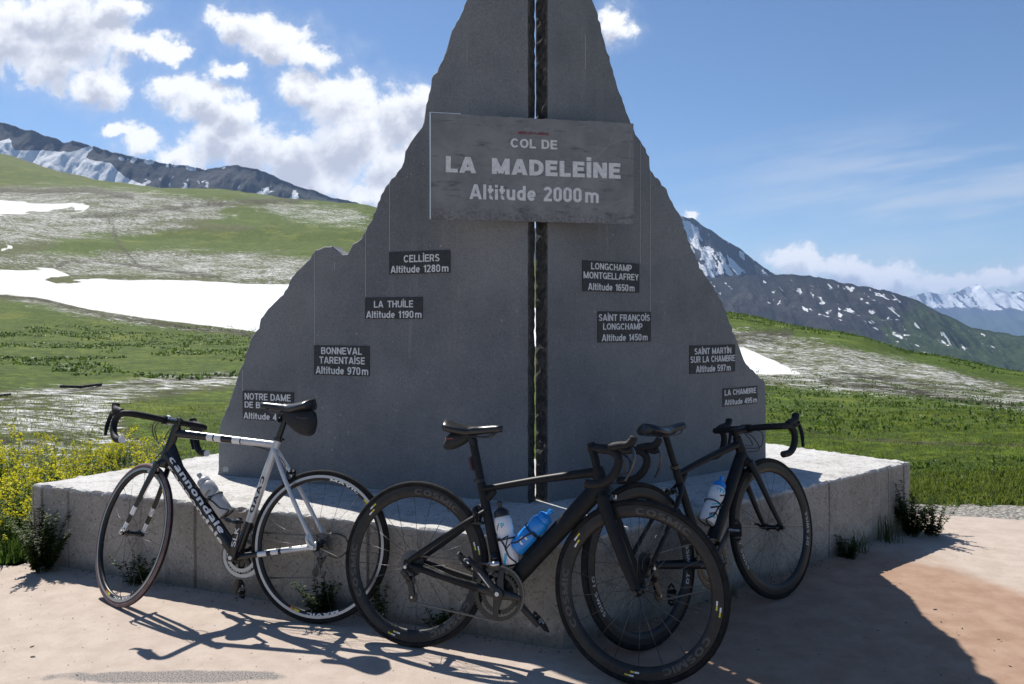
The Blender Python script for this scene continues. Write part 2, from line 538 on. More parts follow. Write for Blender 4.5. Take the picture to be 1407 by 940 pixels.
def grid_mesh(name, X, Y, Z, attrs, material, wrap=False):
    nr, nc = X.shape
    me = bpy.data.meshes.new(name)
    co = np.stack([X, Y, Z], -1).reshape(-1, 3)
    i, j = np.meshgrid(np.arange(nr - 1), np.arange(nc if wrap else nc - 1), indexing='ij')
    j2 = (j + 1) % nc
    q = np.stack([i * nc + j, i * nc + j2, (i + 1) * nc + j2, (i + 1) * nc + j], -1).reshape(-1, 4)
    me.vertices.add(len(co)); me.vertices.foreach_set('co', co.ravel())
    me.loops.add(q.size); me.loops.foreach_set('vertex_index', q.ravel())
    me.polygons.add(len(q)); me.polygons.foreach_set('loop_start', np.arange(0, q.size, 4))
    me.polygons.foreach_set('use_smooth', np.ones(len(q), bool))
    me.update(calc_edges=True); me.validate()
    for k, a in attrs.items():
        at = me.attributes.new(k, 'FLOAT', 'POINT'); at.data.foreach_set('value', a.ravel().astype(np.float32))
    me.materials.append(material)
    o = bpy.data.objects.new(name, me); COL.objects.link(o)
    return o

# ------------------------------------------------------------------ materials of the setting
def make_hill_material():
    m = mat('alpine_turf', rough=.9, spec=.15); t = NT(m); p = t.pos()
    snow, pale, green = t.attr('snow'), t.attr('pale'), t.attr('green')
    n_big = t.noise(p, .22, 8, .62)
    n_mid = t.noise(p, 1.3, 10, .72)
    n_fine = t.noise(p, 5.0, 12, .80, .4)
    streak = t.noise(t.map(p, (.42, 1.1, 1.1)), 3.4, 15, .82, .6)
    g = t.mix(t.step(n_mid, .34, .66), (.062, .105, .009), (.132, .185, .017))
    g = t.mix(t.step(n_fine, .46, .58), t.mix(.7, g, (.014, .032, .004)), g)
    g = t.mix(t.step(n_big, .5, .72), g, t.mix(.6, g, (.17, .19, .03)))
    dead = t.mix(t.step(n_mid, .35, .65), (.062, .078, .020), (.115, .130, .042))
    dead = t.mix(t.step(n_fine, .40, .52), (.028, .026, .016), dead)
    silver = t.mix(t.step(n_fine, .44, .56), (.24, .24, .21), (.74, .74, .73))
    c = t.mix(t.step(t.math('ADD', green, t.math('MULTIPLY', t.math('SUBTRACT', n_mid, .5), 1.3)), .18, .48), dead, g)
    # pale silvery flecks, broken up by streak noise where pale is high
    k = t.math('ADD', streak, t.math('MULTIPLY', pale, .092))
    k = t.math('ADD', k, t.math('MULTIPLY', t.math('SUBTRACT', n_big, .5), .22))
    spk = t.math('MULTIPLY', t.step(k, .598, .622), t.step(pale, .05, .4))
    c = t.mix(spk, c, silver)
    c = t.mix(t.math('MULTIPLY', t.attr('scar'), t.step(n_mid, .36, .56)), c, t.mix(t.step(n_fine, .42, .6), (.022, .019, .014), (.085, .075, .05)))
    sk = t.math('ADD', snow, t.math('MULTIPLY', t.math('SUBTRACT', t.math('ADD', t.math('MULTIPLY', n_mid, .6), t.math('MULTIPLY', n_fine, .6)), .6), .9))
    sc = t.mix(t.step(n_big, .45, .75), (.86, .88, .90), (.76, .77, .775))
    sc = t.mix(t.step(n_fine, .60, .72), sc, (.55, .53, .49))
    sc = t.mix(t.step(sk, .85, .50), sc, (.50, .48, .43))
    c = t.mix(t.step(sk, .40, .56), c, sc)
    t.base(c)
    t.bump(t.math('ADD', n_fine, n_mid), .6, .10)
    return m

def make_rock_material(name, rock1, rock2, green):
    m = mat(name, rough=.9, spec=.15); t = NT(m); p = t.pos()
    n = t.noise(p, .006, 12, .68); n2 = t.noise(p, .05, 12, .74)
    c = t.mix(t.step(n, .35, .65), rock1, rock2)
    c = t.mix(t.step(n2, .42, .6), t.mix(.5, c, (.02, .022, .025)), c)
    c = t.mix(t.attr('green'), c, t.mix(t.step(n2, .4, .6), green, tuple(q * 1.5 for q in green)))
    sn = t.math('ADD', t.attr('snow'), t.math('MULTIPLY', t.math('SUBTRACT', n2, .5), .7))
    c = t.mix(t.step(sn, .46, .54), c, (.88, .90, .92))
    t.base(c)
    t.bump(n2, .8, 20)
    return m

# ------------------------------------------------------------------ terrain
U_C = np.array([-1600, -300, 0, 150, 300, 500, 700, 900, 1010, 1150, 1280, 1407, 1700, 3000], float)
RADII = np.array([5.0, 7, 10, 16, 30, 50, 80, 140, 260, 420, 800, 1600, 3000, 14000], float)
V_T = [  # apparent height of the slope at each distance; None = level ground
    None, None,
    [585, 586, 587, 588, 588, 588, 590, 590, 590, 592, 594, 596, 600, 610],
    [526, 528, 530, 530, 532, 534, 538, 540, 541, 548, 556, 562, 575, 600],
    [478, 482, 488, 490, 492, 494, 500, 504, 506, 518, 533, 547, 580, 640],
    [430, 432, 438, 448, 456, 458, 464, 470, 474, 488, 506, 530, 590, 680],
    [350, 362, 372, 382, 387, 391, 402, 420, 432, 454, 484, 515, 600, 720],
    [290, 306, 318, 328, 334, 338, 372, 420, 447, 490, 530, 570, 650, 780],
    [240, 246, 256, 256, 264, 284, 350, 430, 475, 530, 580, 610, 680, 800],
    [120, 160, 216, 262, 300, 330, 390, 450, 500, 550, 590, 620, 680, 780],
]
def terrain_height(az, r):
    """az (radians from straight ahead), r: arrays -> z"""
    rows = []
    azc = np.arctan((U_C - CX) / F)
    for k, rad in enumerate(RADII):
        if k < len(V_T):
            v = V_T[k]
            if v is None: z = np.zeros(len(U_C))
            else: z = CAMH - rad * np.cos(azc) * (np.array(v, float) - HY) / F
        elif rad == 800: z = np.interp(U_C, [-1600, 0, 500, 900, 1407], [120, 90, 40, -60, -170])
        else: z = np.full(len(U_C), -265.0)
        rows.append(z)
    T = np.array(rows)
    front = np.clip(az, azc[0], azc[-1])
    lr = np.log(np.clip(r, RADII[0], RADII[-1])); LR = np.log(RADII)
    # smooth (Catmull-Rom like) along r, linear-smooth along azimuth
    ai = np.clip(np.searchsorted(azc, front) - 1, 0, len(azc) - 2)
    fa = (front - azc[ai]) / (azc[ai + 1] - azc[ai]); fa = fa * fa * (3 - 2 * fa) * .5 + fa * .5
    ri = np.clip(np.searchsorted(LR, lr) - 1, 0, len(LR) - 2)
    fr = (lr - LR[ri]) / (LR[ri + 1] - LR[ri])
    def at(i): 
        i = np.clip(i, 0, len(LR) - 1)
        return T[i, ai] * (1 - fa) + T[i, ai + 1] * fa
    p0, p1, p2, p3 = at(ri - 1), at(ri), at(ri + 1), at(ri + 2)
    m1, m2 = (p2 - p0) * .5, (p3 - p1) * .5
    m1 = np.clip(m1, -3 * abs(p2 - p1) - .02, 3 * abs(p2 - p1) + .02); m2 = np.clip(m2, -3 * abs(p2 - p1) - .02, 3 * abs(p2 - p1) + .02)
    t = fr
    z = (2 * t**3 - 3 * t**2 + 1) * p1 + (t**3 - 2 * t**2 + t) * m1 + (-2 * t**3 + 3 * t**2) * p2 + (t**3 - t**2) * m2
    # behind the camera everything eases back to level ground
    back = sstep(abs(az), R(64), R(110))
    zb = -np.clip(r - 30, 0, 1500) * .10
    return z * (1 - back) + zb * back

def hill_z(x, y):
    x = np.asarray(x, float); y = np.asarray(y, float)
    r = np.hypot(x, y); az = np.arctan2(x, y)
    z = terrain_height(az, r)
    w = sstep(r, 6.5, 14)
    z = z + w * ((fbm(x * 1.3, y * 1.3, 3, 5) - .5) * .12 * sstep(r, 6, 20) + (fbm(x * .22, y * .22, 4, 11) - .5) * .5 * sstep(r, 10, 45) + (fbm(x * .045, y * .045, 4, 21) - .5) * 2.6 * sstep(r, 30, 130)
                 + (fbm(x * .008, y * .008, 4, 31) - .5) * 16 * sstep(r, 200, 700))
    return z - 0.012 * (1 - w)

def smooth_noise_uv(u, v, x, y):
    return fbm(x * .12, y * .12, 5, 41)

POLY = dict(
    snow=[[(-400, 385), (0, 372), (72, 369), (92, 378), (60, 384), (75, 389), (135, 384), (200, 384), (290, 389), (395, 391), (520, 398), (640, 415), (770, 425), (770, 478), (600, 470), (420, 466), (350, 456), (290, 448), (200, 438), (120, 425), (60, 410), (0, 402), (-400, 420)],
          [(-300, 262), (0, 274), (60, 279), (112, 279), (120, 283), (60, 289), (0, 297), (-300, 300)],
          [(840, 482), (960, 476), (1018, 476), (1045, 487), (1080, 504), (1105, 515), (1060, 516), (1020, 512), (840, 510)],
          [(0, 340), (12, 335), (14, 340), (0, 346)], [(105, 286), (118, 284), (116, 290), (100, 293)]],
    green=[[(70, 335), (120, 318), (200, 317), (300, 322), (420, 318), (520, 305), (640, 300), (640, 356), (430, 352), (300, 345), (200, 342), (110, 356), (75, 350)],
           [(272, 300), (330, 289), (420, 284), (520, 284), (640, 290), (640, 318), (420, 318), (360, 306), (300, 304)],
           [(-500, 425), (0, 414), (60, 420), (130, 440), (230, 452), (350, 466), (700, 480), (700, 512), (320, 512), (200, 518), (120, 528), (0, 536), (-500, 540)],
           [(150, 560), (330, 530), (330, 640), (240, 640), (170, 590)],
           [(900, 420), (1010, 425), (1150, 450), (1290, 482), (1420, 520), (1700, 590), (1700, 605), (1407, 530), (1290, 505), (1180, 480), (1080, 458), (1000, 452), (900, 450)],
           [(700, 530), (1000, 530), (1060, 532), (1140, 536), (1210, 545), (1330, 548), (1420, 580), (1800, 620), (1800, 760), (700, 760)],
           [(0, 244), (90, 246), (300, 263), (505, 283), (505, 290), (300, 272), (90, 254), (0, 252)],
           [(-400, 150), (0, 210), (90, 246), (60, 250), (0, 236), (-400, 220)]],
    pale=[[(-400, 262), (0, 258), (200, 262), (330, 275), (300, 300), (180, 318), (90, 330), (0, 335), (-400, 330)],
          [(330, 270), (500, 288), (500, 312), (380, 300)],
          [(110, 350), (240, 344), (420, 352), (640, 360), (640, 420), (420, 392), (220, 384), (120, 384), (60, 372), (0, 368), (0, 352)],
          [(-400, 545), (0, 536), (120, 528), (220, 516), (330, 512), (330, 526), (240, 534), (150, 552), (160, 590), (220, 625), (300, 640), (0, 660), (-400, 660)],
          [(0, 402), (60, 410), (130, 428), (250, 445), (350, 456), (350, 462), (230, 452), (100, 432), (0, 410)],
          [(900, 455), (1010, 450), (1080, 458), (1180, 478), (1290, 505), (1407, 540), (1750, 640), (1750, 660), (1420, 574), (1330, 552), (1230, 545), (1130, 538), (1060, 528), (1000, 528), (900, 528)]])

SCARS = [([(100, 300), (160, 294), (250, 285), (330, 277), (430, 274)], 3.2), ([(0, 262), (60, 264), (120, 262), (180, 270)], 4.5), ([(60, 372), (100, 360), (170, 362), (240, 372), (300, 380)], 2.6), ([(0, 404), (60, 412), (130, 430), (250, 449), (350, 460)], 2.6),
         ([(1000, 462), (1040, 458), (1085, 457)], 5), ([(1010, 470), (1060, 468)], 3), ([(1130, 522), (1200, 532), (1290, 545), (1380, 556), (1500, 570)], 4.5), ([(1160, 514), (1240, 524), (1320, 538)], 3.0), ([(1060, 582), (1150, 600), (1250, 606), (1380, 610), (1500, 612)], 2.2),
         ([(0, 552), (90, 540), (200, 524), (330, 516)], 1.8), ([(150, 300), (160, 330), (190, 366)], 2.0)]
def along(px, py, line):
    d = np.full(px.shape, 1e9)
    for (x1, y1), (x2, y2) in zip(line[:-1], line[1:]):
        L2 = (x2 - x1) ** 2 + (y2 - y1) ** 2
        t = np.clip(((px - x1) * (x2 - x1) + (py - y1) * (y2 - y1)) / L2, 0, 1)
        d = np.minimum(d, np.hypot(px - x1 - t * (x2 - x1), py - y1 - t * (y2 - y1)))
    return d

def build_terrain():
    azf = np.radians(np.concatenate([np.arange(-64, -37, .6), np.arange(-37, 37, .125), np.arange(37, 64.1, .6), np.arange(66, 294, 4)]))
    rr = np.concatenate([np.linspace(.2, 5, 6)[:-1], np.exp(np.linspace(np.log(5), np.log(900), 300)), np.exp(np.linspace(np.log(950), np.log(14000), 30))])
    A, RR = np.meshgrid(azf, rr)
    A2 = (A + np.pi) % (2 * np.pi) - np.pi
    X, Y = RR * np.sin(A2), RR * np.cos(A2)
    Z = hill_z(X, Y)
    fy = np.maximum(Y, .3)
    u = CX + F * X / fy; v = HY + F * (CAMH - Z) / fy
    u = np.clip(u, -3000, 4500)
    wob = (fbm(X * .25, Y * .25, 5, 51) - .5)
    wob2 = (fbm(X * .05, Y * .05, 5, 61) - .5)
    uw, vw = u + 60 * wob + 90 * wob2, v + 14 * wob + 16 * wob2
    far = RR > 4.8
    snow = np.max([sstep(in_poly(u + 30 * wob, v + 8 * wob + 3 * wob2, p), -3, 3) for p in POLY['snow']], 0) * far
    green = np.max([sstep(in_poly(uw, vw, p), -12, 8) for p in POLY['green']], 0)
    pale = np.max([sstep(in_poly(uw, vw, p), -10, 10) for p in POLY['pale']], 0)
    base = sstep(fbm(X * .06, Y * .06, 4, 71), .4, .6)
    green = np.where(Y > 1, np.maximum(green, .25 * base + .1), .8)
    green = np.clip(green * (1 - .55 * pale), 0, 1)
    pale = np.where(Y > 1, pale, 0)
    scar = np.max([1 - sstep(along(u + 10 * wob, v + 9 * wob, l), w * .35, w * 1.5) for l, w in SCARS], 0) * (Y > 3)
    far_green = sstep(RR, 700, 1000)
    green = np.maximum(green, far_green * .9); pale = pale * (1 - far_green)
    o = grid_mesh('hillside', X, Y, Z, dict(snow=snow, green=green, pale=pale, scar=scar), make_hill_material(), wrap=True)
    return tag(o, kind='structure')
build_terrain()

def ridge(name, prof, D0, D1, zbase, run, back, snowpolys, greenfn, material, crag, seed, nu=700, ns=130, fs=(.12, .45)):
    us = np.array([p[0] for p in prof], float); vs = np.array([p[1] for p in prof], float)
    uu = np.linspace(us[0], us[-1], nu)
    D = np.linspace(D0, D1, nu)
    vr = np.interp(uu, us, vs)
    zr = CAMH + D * (HY - vr) / F
    s = np.concatenate([np.linspace(-1, 0, 16)[:-1], np.linspace(0, 1, ns) ** 1.15])
    SS, UU = np.meshgrid(s, uu, indexing='ij')
    DD, ZR = np.broadcast_to(D, SS.shape), np.broadcast_to(zr, SS.shape)
    drop = np.maximum(ZR - zbase, 60)
    dep = np.where(SS >= 0, -SS * drop * run, -SS * drop * back)
    X = (UU - CX) / F * DD; Y = DD + dep
    a = np.abs(SS)
    Z = ZR - drop * (a ** .85)
    k = 1.0 / crag
    rg = 1 - np.abs(2 * fbm(X * k * 1.0 + Z * k * .1, Y * k * .35, 6, seed, .55) - 1)
    gully = 1 - np.abs(2 * fbm(X * k * 1.7, Y * k * .25, 5, seed + 9) - 1)
    w = sstep(a, .0, .12) * (1 - sstep(a, .75, 1.0))
    Z = Z + (rg - .75) * crag * .55 * w + (gully - .7) * crag * .30 * w
    Z = Z + (fbm(X / (crag * .22), Y * 0, 4, seed + 3) - .5) * crag * .10 * (1 - sstep(a, 0, .1))
    u = CX + F * X / Y; v = HY + F * (CAMH - Z) / Y
    wob = fbm(X / (crag * .5), Y / (crag * .5), 6, seed + 5) - .5
    snow = np.zeros_like(X)
    for (p, bias, noise) in snowpolys:
        q = sstep(in_poly(u + 14 * wob, v + 10 * wob, p), -4, 4)
        streak = fbm(X / (crag * fs[0]) + 3 * wob, Y / (crag * fs[1]), 5, seed + 7)
        snow = np.maximum(snow, q * np.clip(bias + (streak - .5) * noise, 0, 1))
    green = np.clip(greenfn(u, v, wob), 0, 1)
    o = grid_mesh(name, X, Y, Z, dict(snow=snow, green=green), material)
    return tag(o, kind='structure')

rock_w = make_rock_material('mountain_rock', (.026, .032, .043), (.066, .064, .062), (.040, .062, .020))
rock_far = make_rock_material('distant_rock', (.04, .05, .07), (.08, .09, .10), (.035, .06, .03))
# long ridge on the left
ridge('mountain', [(-420, 60), (-200, 120), (-80, 150), (0, 168), (48, 181), (89, 196), (100, 194), (122, 201), (163, 211), (192, 218), (237, 225), (281, 232), (325, 228),
      (355, 233), (392, 249), (425, 260), (458, 272), (506, 283), (560, 300), (640, 330), (760, 380)], 2300, 2900, 60, 1.5, 1.2,
      [([(-420, 150), (-10, 198), (14, 190), (22, 208), (60, 206), (92, 208), (128, 199), (118, 218), (152, 224), (170, 242), (200, 254), (0, 275), (-420, 260)], 1.0, 1.0),
       ([(150, 214), (196, 216), (260, 226), (325, 231), (320, 236), (240, 232), (160, 222)], .5, 1.6),
       ([(170, 238), (400, 250), (420, 280), (200, 260)], .30, 1.5)],
      lambda u, v, w: 0.25 * sstep(v, 235, 270) + .2 * w, rock_w, 130, 100)
# pointed summit on the right, and the long shoulder in front of it
ridge('mountain', [(620, 420), (700, 340), (790, 270), (860, 250), (905, 270), (935, 296), (957, 303), (987, 324), (1022, 346), (1048, 366), (1066, 377), (1110, 400), (1200, 440), (1300, 480)],
      3900, 3700, -200, 1.25, 1.2,
      [([(925, 290), (938, 297), (960, 312), (968, 335), (1000, 350), (1030, 376), (980, 385), (940, 370), (920, 330)], .62, 1.5),
       ([(925, 285), (960, 300), (1070, 377), (1060, 385), (960, 320)], .22, 1.7)],
      lambda u, v, w: 0 * u, rock_w, 190, 200, fs=(.10, .30))
ridge('mountain', [(700, 470), (800, 440), (900, 405), (960, 384), (1000, 380), (1048, 378), (1088, 377), (1109, 379), (1136, 383), (1170, 390), (1223, 401), (1258, 412), (1293, 429),
      (1319, 442), (1336, 451), (1406, 462), (1560, 490), (1800, 530)], 3000, 2300, -290, 2.2, 1.5,
      [([(1040, 385), (1100, 380), (1180, 392), (1250, 408), (1240, 440), (1180, 450), (1050, 420)], .22, 1.5),
       ([(1180, 445), (1310, 440), (1400, 475), (1400, 490), (1230, 490)], .17, 1.5),
       ([(960, 384), (1010, 385), (1010, 420), (970, 420)], .18, 1.6)],
      lambda u, v, w: sstep(u + (v - 430) * 1.6 + 260 * w, 1205, 1290), rock_w, 120, 300, fs=(.10, .26))
# snowy needles far down the valley
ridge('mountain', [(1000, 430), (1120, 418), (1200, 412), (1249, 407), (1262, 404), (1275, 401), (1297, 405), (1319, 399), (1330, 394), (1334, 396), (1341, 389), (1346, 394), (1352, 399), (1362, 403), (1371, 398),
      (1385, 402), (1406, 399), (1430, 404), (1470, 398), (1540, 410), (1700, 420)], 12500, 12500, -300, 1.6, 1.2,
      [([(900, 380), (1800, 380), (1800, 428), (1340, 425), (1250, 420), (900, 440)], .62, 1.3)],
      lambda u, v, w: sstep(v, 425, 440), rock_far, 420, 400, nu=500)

# ------------------------------------------------------------------ plaza and gravel
NOSE = Vector((0.214, 3.233)); DL = Vector((-.926, .377)).normalized(); DR = Vector((.783, .622)).normalized()
PL, PR = Plane(NOSE, DL), Plane(NOSE, DR)       # front faces of the plinth
PL.n = -PL.n if PL.n.y > 0 else PL.n; PR.n = -PR.n if PR.n.y > 0 else PR.n
PH = 0.435

def sheet(name, pts, z, material, jit=0.0, seed=1, step=.12):
    out = []
    rnd = random.Random(seed)
    n = len(pts)
    for i in range(n):
        a, b = Vector(pts[i]), Vector(pts[(i + 1) % n])
        L = (b - a).length; k = max(1, int(L / step)) if L < 9 else 1
        for j in range(k):
            p = a.lerp(b, j / k)
            if jit and L < 9: p = p + Vector((rnd.uniform(-jit, jit), rnd.uniform(-jit, jit)))
            out.append((p.x, p.y, z))
    bm = bmesh.new()
    vs = [bm.verts.new(p) for p in out]
    f = bm.faces.new(vs)
    if f.normal.z < 0: f.normal_flip()
    bmesh.ops.triangulate(bm, faces=[f])
    bm.normal_update()
    for f in bm.faces:
        if f.normal.z < 0: f.normal_flip()
    me = bpy.data.meshes.new(name); bm.to_mesh(me); bm.free()
    me.materials.append(material)
    o = bpy.data.objects.new(name, me); COL.objects.link(o)
    return o

def make_plaza_material():
    m = mat('resin_paving', rough=.9, spec=.25); t = NT(m); p = t.pos()
    n1 = t.noise(p, 1.1, 6, .62); n2 = t.noise(p, 7, 6, .65); fine = t.noise(p, 170, 4, .7); grit = t.noise(p, 420, 2, .5)
    pale = t.mix(t.step(n2, .3, .7), (.395, .325, .270), (.475, .400, .340))
    red = t.mix(t.step(n2, .3, .7), (.285, .180, .122), (.370, .255, .182))
    sep = t.node('ShaderNodeSeparateXYZ'); t.put(sep.inputs[0], p)
    # worn red area to the right of the monument
    def radial(cx, cy, rx, ry):
        a = t.math('MULTIPLY', t.math('SUBTRACT', sep.outputs[0], cx), 1 / rx); b = t.math('MULTIPLY', t.math('SUBTRACT', sep.outputs[1], cy), 1 / ry)
        return t.math('SQRT', t.math('ADD', t.math('MULTIPLY', a, a), t.math('MULTIPLY', b, b)))
    d1 = t.math('ADD', radial(1.55, 3.45, 1.45, 1.6), t.math('MULTIPLY', t.math('SUBTRACT', n1, .5), .9))
    k = t.step(d1, 1.05, .75)
    d2 = t.math('ADD', radial(3.3, 4.35, 1.0, .95), t.math('MULTIPLY', t.math('SUBTRACT', n1, .5), .5))
    k = t.math('MULTIPLY', k, t.step(d2, .82, .98))
    c = t.mix(k, pale, red)
    c = t.mix(t.step(n1, .55, .75), c, t.mix(.12, c, (.30, .22, .17)))
    c = t.mix(t.step(fine, .60, .70), c, t.mix(.65, c, (.13, .10, .075)))
    c = t.mix(t.step(t.noise(p, 60, 5, .7), .56, .68), c, t.mix(.22, c, (.15, .11, .08)))
    c = t.mix(t.step(fine, .36, .28), c, t.mix(.35, c, (.62, .55, .48)))
    # long grey grainy patch with a noise-broken edge
    a = Vector((-1.66, 3.02)); b = Vector((-1.02, 3.02))
    d3 = radial(-1.30, 2.99, .44, .050)
    d3 = t.math('ADD', d3, t.math('MULTIPLY', t.math('SUBTRACT', t.noise(p, 9, 4), .5), 1.3))
    d3 = t.math('ADD', d3, t.math('MULTIPLY', t.math('SUBTRACT', grit, .5), .9))
    c = t.mix(t.step(d3, 1.1, .9), c, t.mix(t.step(fine, .4, .6), (.10, .09, .08), (.34, .31, .29)))
    t.base(c)
    t.bump(t.math('ADD', fine, t.math('MULTIPLY', n2, .6)), .35, .006)
    return m
plaza_m = make_plaza_material()
plz = sheet('plaza', [(-14, -10), (14, -10), (9.0, 4.4), (5.0, 5.05), (3.4, 5.36), (2.95, 5.50), (2.70, 5.62), (2.2, 5.7), (1.0, 5.9), (-1.6, 5.9), (-2.45, 5.0), (-2.75, 4.36), (-3.6, 4.28), (-6, 4.05), (-9, 3.6)],
            0.0, plaza_m, .022, 3)
tag(plz, kind='structure')
gm = mat('gravel_strip', rough=.9); t = NT(gm); p = t.pos()
vor = t.node('ShaderNodeTexVoronoi'); t.put(vor.inputs['Vector'], p); vor.inputs['Scale'].default_value = 38
gcol = t.mix(t.step(t.noise(p, 30, 4), .35, .65), (.16, .145, .12), (.50, .48, .44))
t.base(t.mix(t.step(vor.outputs['Distance'], .1, .5), gcol, t.mix(.5, gcol, (.10, .09, .07))))
t.bump(vor.outputs['Distance'], .8, .02)
gv = sheet('gravel', [(9.0, 4.3), (5.0, 4.98), (3.4, 5.30), (2.95, 5.42), (2.62, 5.55), (2.6, 5.75), (2.75, 5.86), (3.0, 5.84), (3.45, 5.82), (5.2, 5.55), (9.2, 4.95)], -0.004, gm, .03, 5)
tag(gv, kind='structure')

# ------------------------------------------------------------------ plinth
def make_concrete_material():
    m = mat('rough_concrete', rough=.88, spec=.25); t = NT(m); p = t.obj()
    n = t.noise(p, 3.5, 7, .6); f = t.noise(p, 75, 5, .65); pit = t.node('ShaderNodeTexVoronoi'); t.put(pit.inputs['Vector'], p); pit.inputs['Scale'].default_value = 62
    sepn = t.node('ShaderNodeSeparateXYZ'); t.put(sepn.inputs[0], p)
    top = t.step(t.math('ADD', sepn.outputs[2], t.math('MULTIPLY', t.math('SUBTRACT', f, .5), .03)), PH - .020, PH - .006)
    c = t.mix(top, t.mix(t.step(n, .3, .7), (.285, .258, .222), (.385, .352, .308)), t.mix(t.step(n, .3, .7), (.46, .45, .43), (.56, .55, .53)))  # smooth top paler than rough faces, with sun and shade put into both colours
    c = t.mix(t.step(f, .56, .68), c, t.mix(.8, c, (.07, .065, .06))); c = t.mix(t.step(f, .42, .30), c, t.mix(.5, c, (.70, .68, .65)))
    c = t.mix(t.step(t.noise(p, 26, 6, .7), .52, .66), c, t.mix(.35, c, (.10, .09, .08)))
    c = t.mix(t.math('MULTIPLY', t.step(t.noise(t.map(p, (5, 5, .5)), 1.6, 6, .65), .52, .68), .4), c, (.15, .14, .12))
    pitm = t.math('MULTIPLY', t.step(pit.outputs['Distance'], .22, .12), t.step(t.noise(p, 19, 3), .5, .6))
    c = t.mix(pitm, c, (.10, .095, .09))
    sep = t.node('ShaderNodeSeparateXYZ'); t.put(sep.inputs[0], p)
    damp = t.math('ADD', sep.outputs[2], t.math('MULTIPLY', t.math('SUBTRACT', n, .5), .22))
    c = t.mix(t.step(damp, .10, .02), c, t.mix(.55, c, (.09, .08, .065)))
    # faint rusty wash on part of the face
    c = t.mix(t.math('MULTIPLY', t.step(t.noise(p, 1.3, 4), .55, .75), .25), c, (.26, .17, .12))
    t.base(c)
    t.bump(t.math('ADD', f, t.math('MULTIPLY', pitm, -1.2)), .55, .006)
    return m
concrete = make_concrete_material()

def build_plinth():
    LL, LR = 3.14, 3.04
    nl, nr = Vector((DL.y * -1, DL.x)), Vector((DR.y, -DR.x))
    nl = nl if nl.y > 0 else -nl           # pointing back
    nr = -nr if nr.y < 0 else nr
    dep = 1.5
    a = NOSE + DL * LL; d = NOSE + DR * LR
    # ends run back, then the chevron closes behind
    eL = Vector((.53, .85)).normalized(); eR = Vector((-.65, .76)).normalized()
    b = a + eL * 1.55; c = d + eR * 1.55
    back = NOSE + Vector((-.14, .99)) * 1.9
    corners = [a, NOSE, d, c, back, b]
    joints = {0: [0.075, .28, 1.18, 2.2], 1: [1.0, 2.05, LR - .29, LR - .085], 5: [.6], 2: [.55]}
    ring = []
    rnd = random.Random(4)
    for i, q in enumerate(corners):
        r = corners[(i + 1) % 6]; L = (r - q).length; dr = (r - q).normalized(); inn = Vector((-dr.y, dr.x))
        ts = [(k * .03, 0) for k in range(int(L / .03))]
        for j in joints.get(i, []):
            ts = [x for x in ts if abs(x[0] - j) > .02] + [(j - .009, 0), (j - .004, .014), (j + .004, .014), (j + .009, 0)]
        for (s, dd) in sorted(ts):
            ring.append((q + dr * s, inn, dd, s < .02 or dd > 0))
    mb = MB(); n = len(ring)
    levels = [(-.05, 0), (.0, 0), (.12, 0), (.26, 0), (PH - .022, 0), (PH - .006, .002), (PH, .008), (PH + .001, .05)]
    vs = []
    for k, (z, off) in enumerate(levels):
        for (p, inn, dd, fix) in ring:
            j = rnd.gauss(0, .0022) if 0 < k < 7 else 0
            e = (rnd.gauss(0, .0035) + (rnd.random() < .05) * rnd.uniform(.004, .014)) if k in (5, 6) else 0
            q = p + inn * (off + dd * (1 if k < 7 else 0) + j + abs(e))
            vs.append((q.x, q.y, z + (rnd.gauss(0, .003) if k in (4, 5, 6) else 0)))
    fs = []
    for k in range(len(levels) - 1):
        for i in range(n):
            i2 = (i + 1) % n
            fs.append((k * n + i, k * n + i2, (k + 1) * n + i2, (k + 1) * n + i))
    mb.add(vs, fs, 0, True)
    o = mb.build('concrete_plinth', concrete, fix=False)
    bm = bmesh.new(); bm.from_mesh(o.data)
    bm.verts.ensure_lookup_table()
    top = bm.faces.new([bm.verts[(len(levels) - 1) * n + i] for i in range(n)])
    bmesh.ops.triangulate(bm, faces=[top])
    bmesh.ops.recalc_face_normals(bm, faces=bm.faces)
    for e in bm.edges:
        if len(e.link_faces) == 2 and e.calc_face_angle(0) > R(24): e.smooth = False
    bm.to_mesh(o.data); bm.free()
    return tag(o, 'pale pitted concrete plinth with a pointed front, carrying the grey stone monument', 'plinth')
build_plinth()

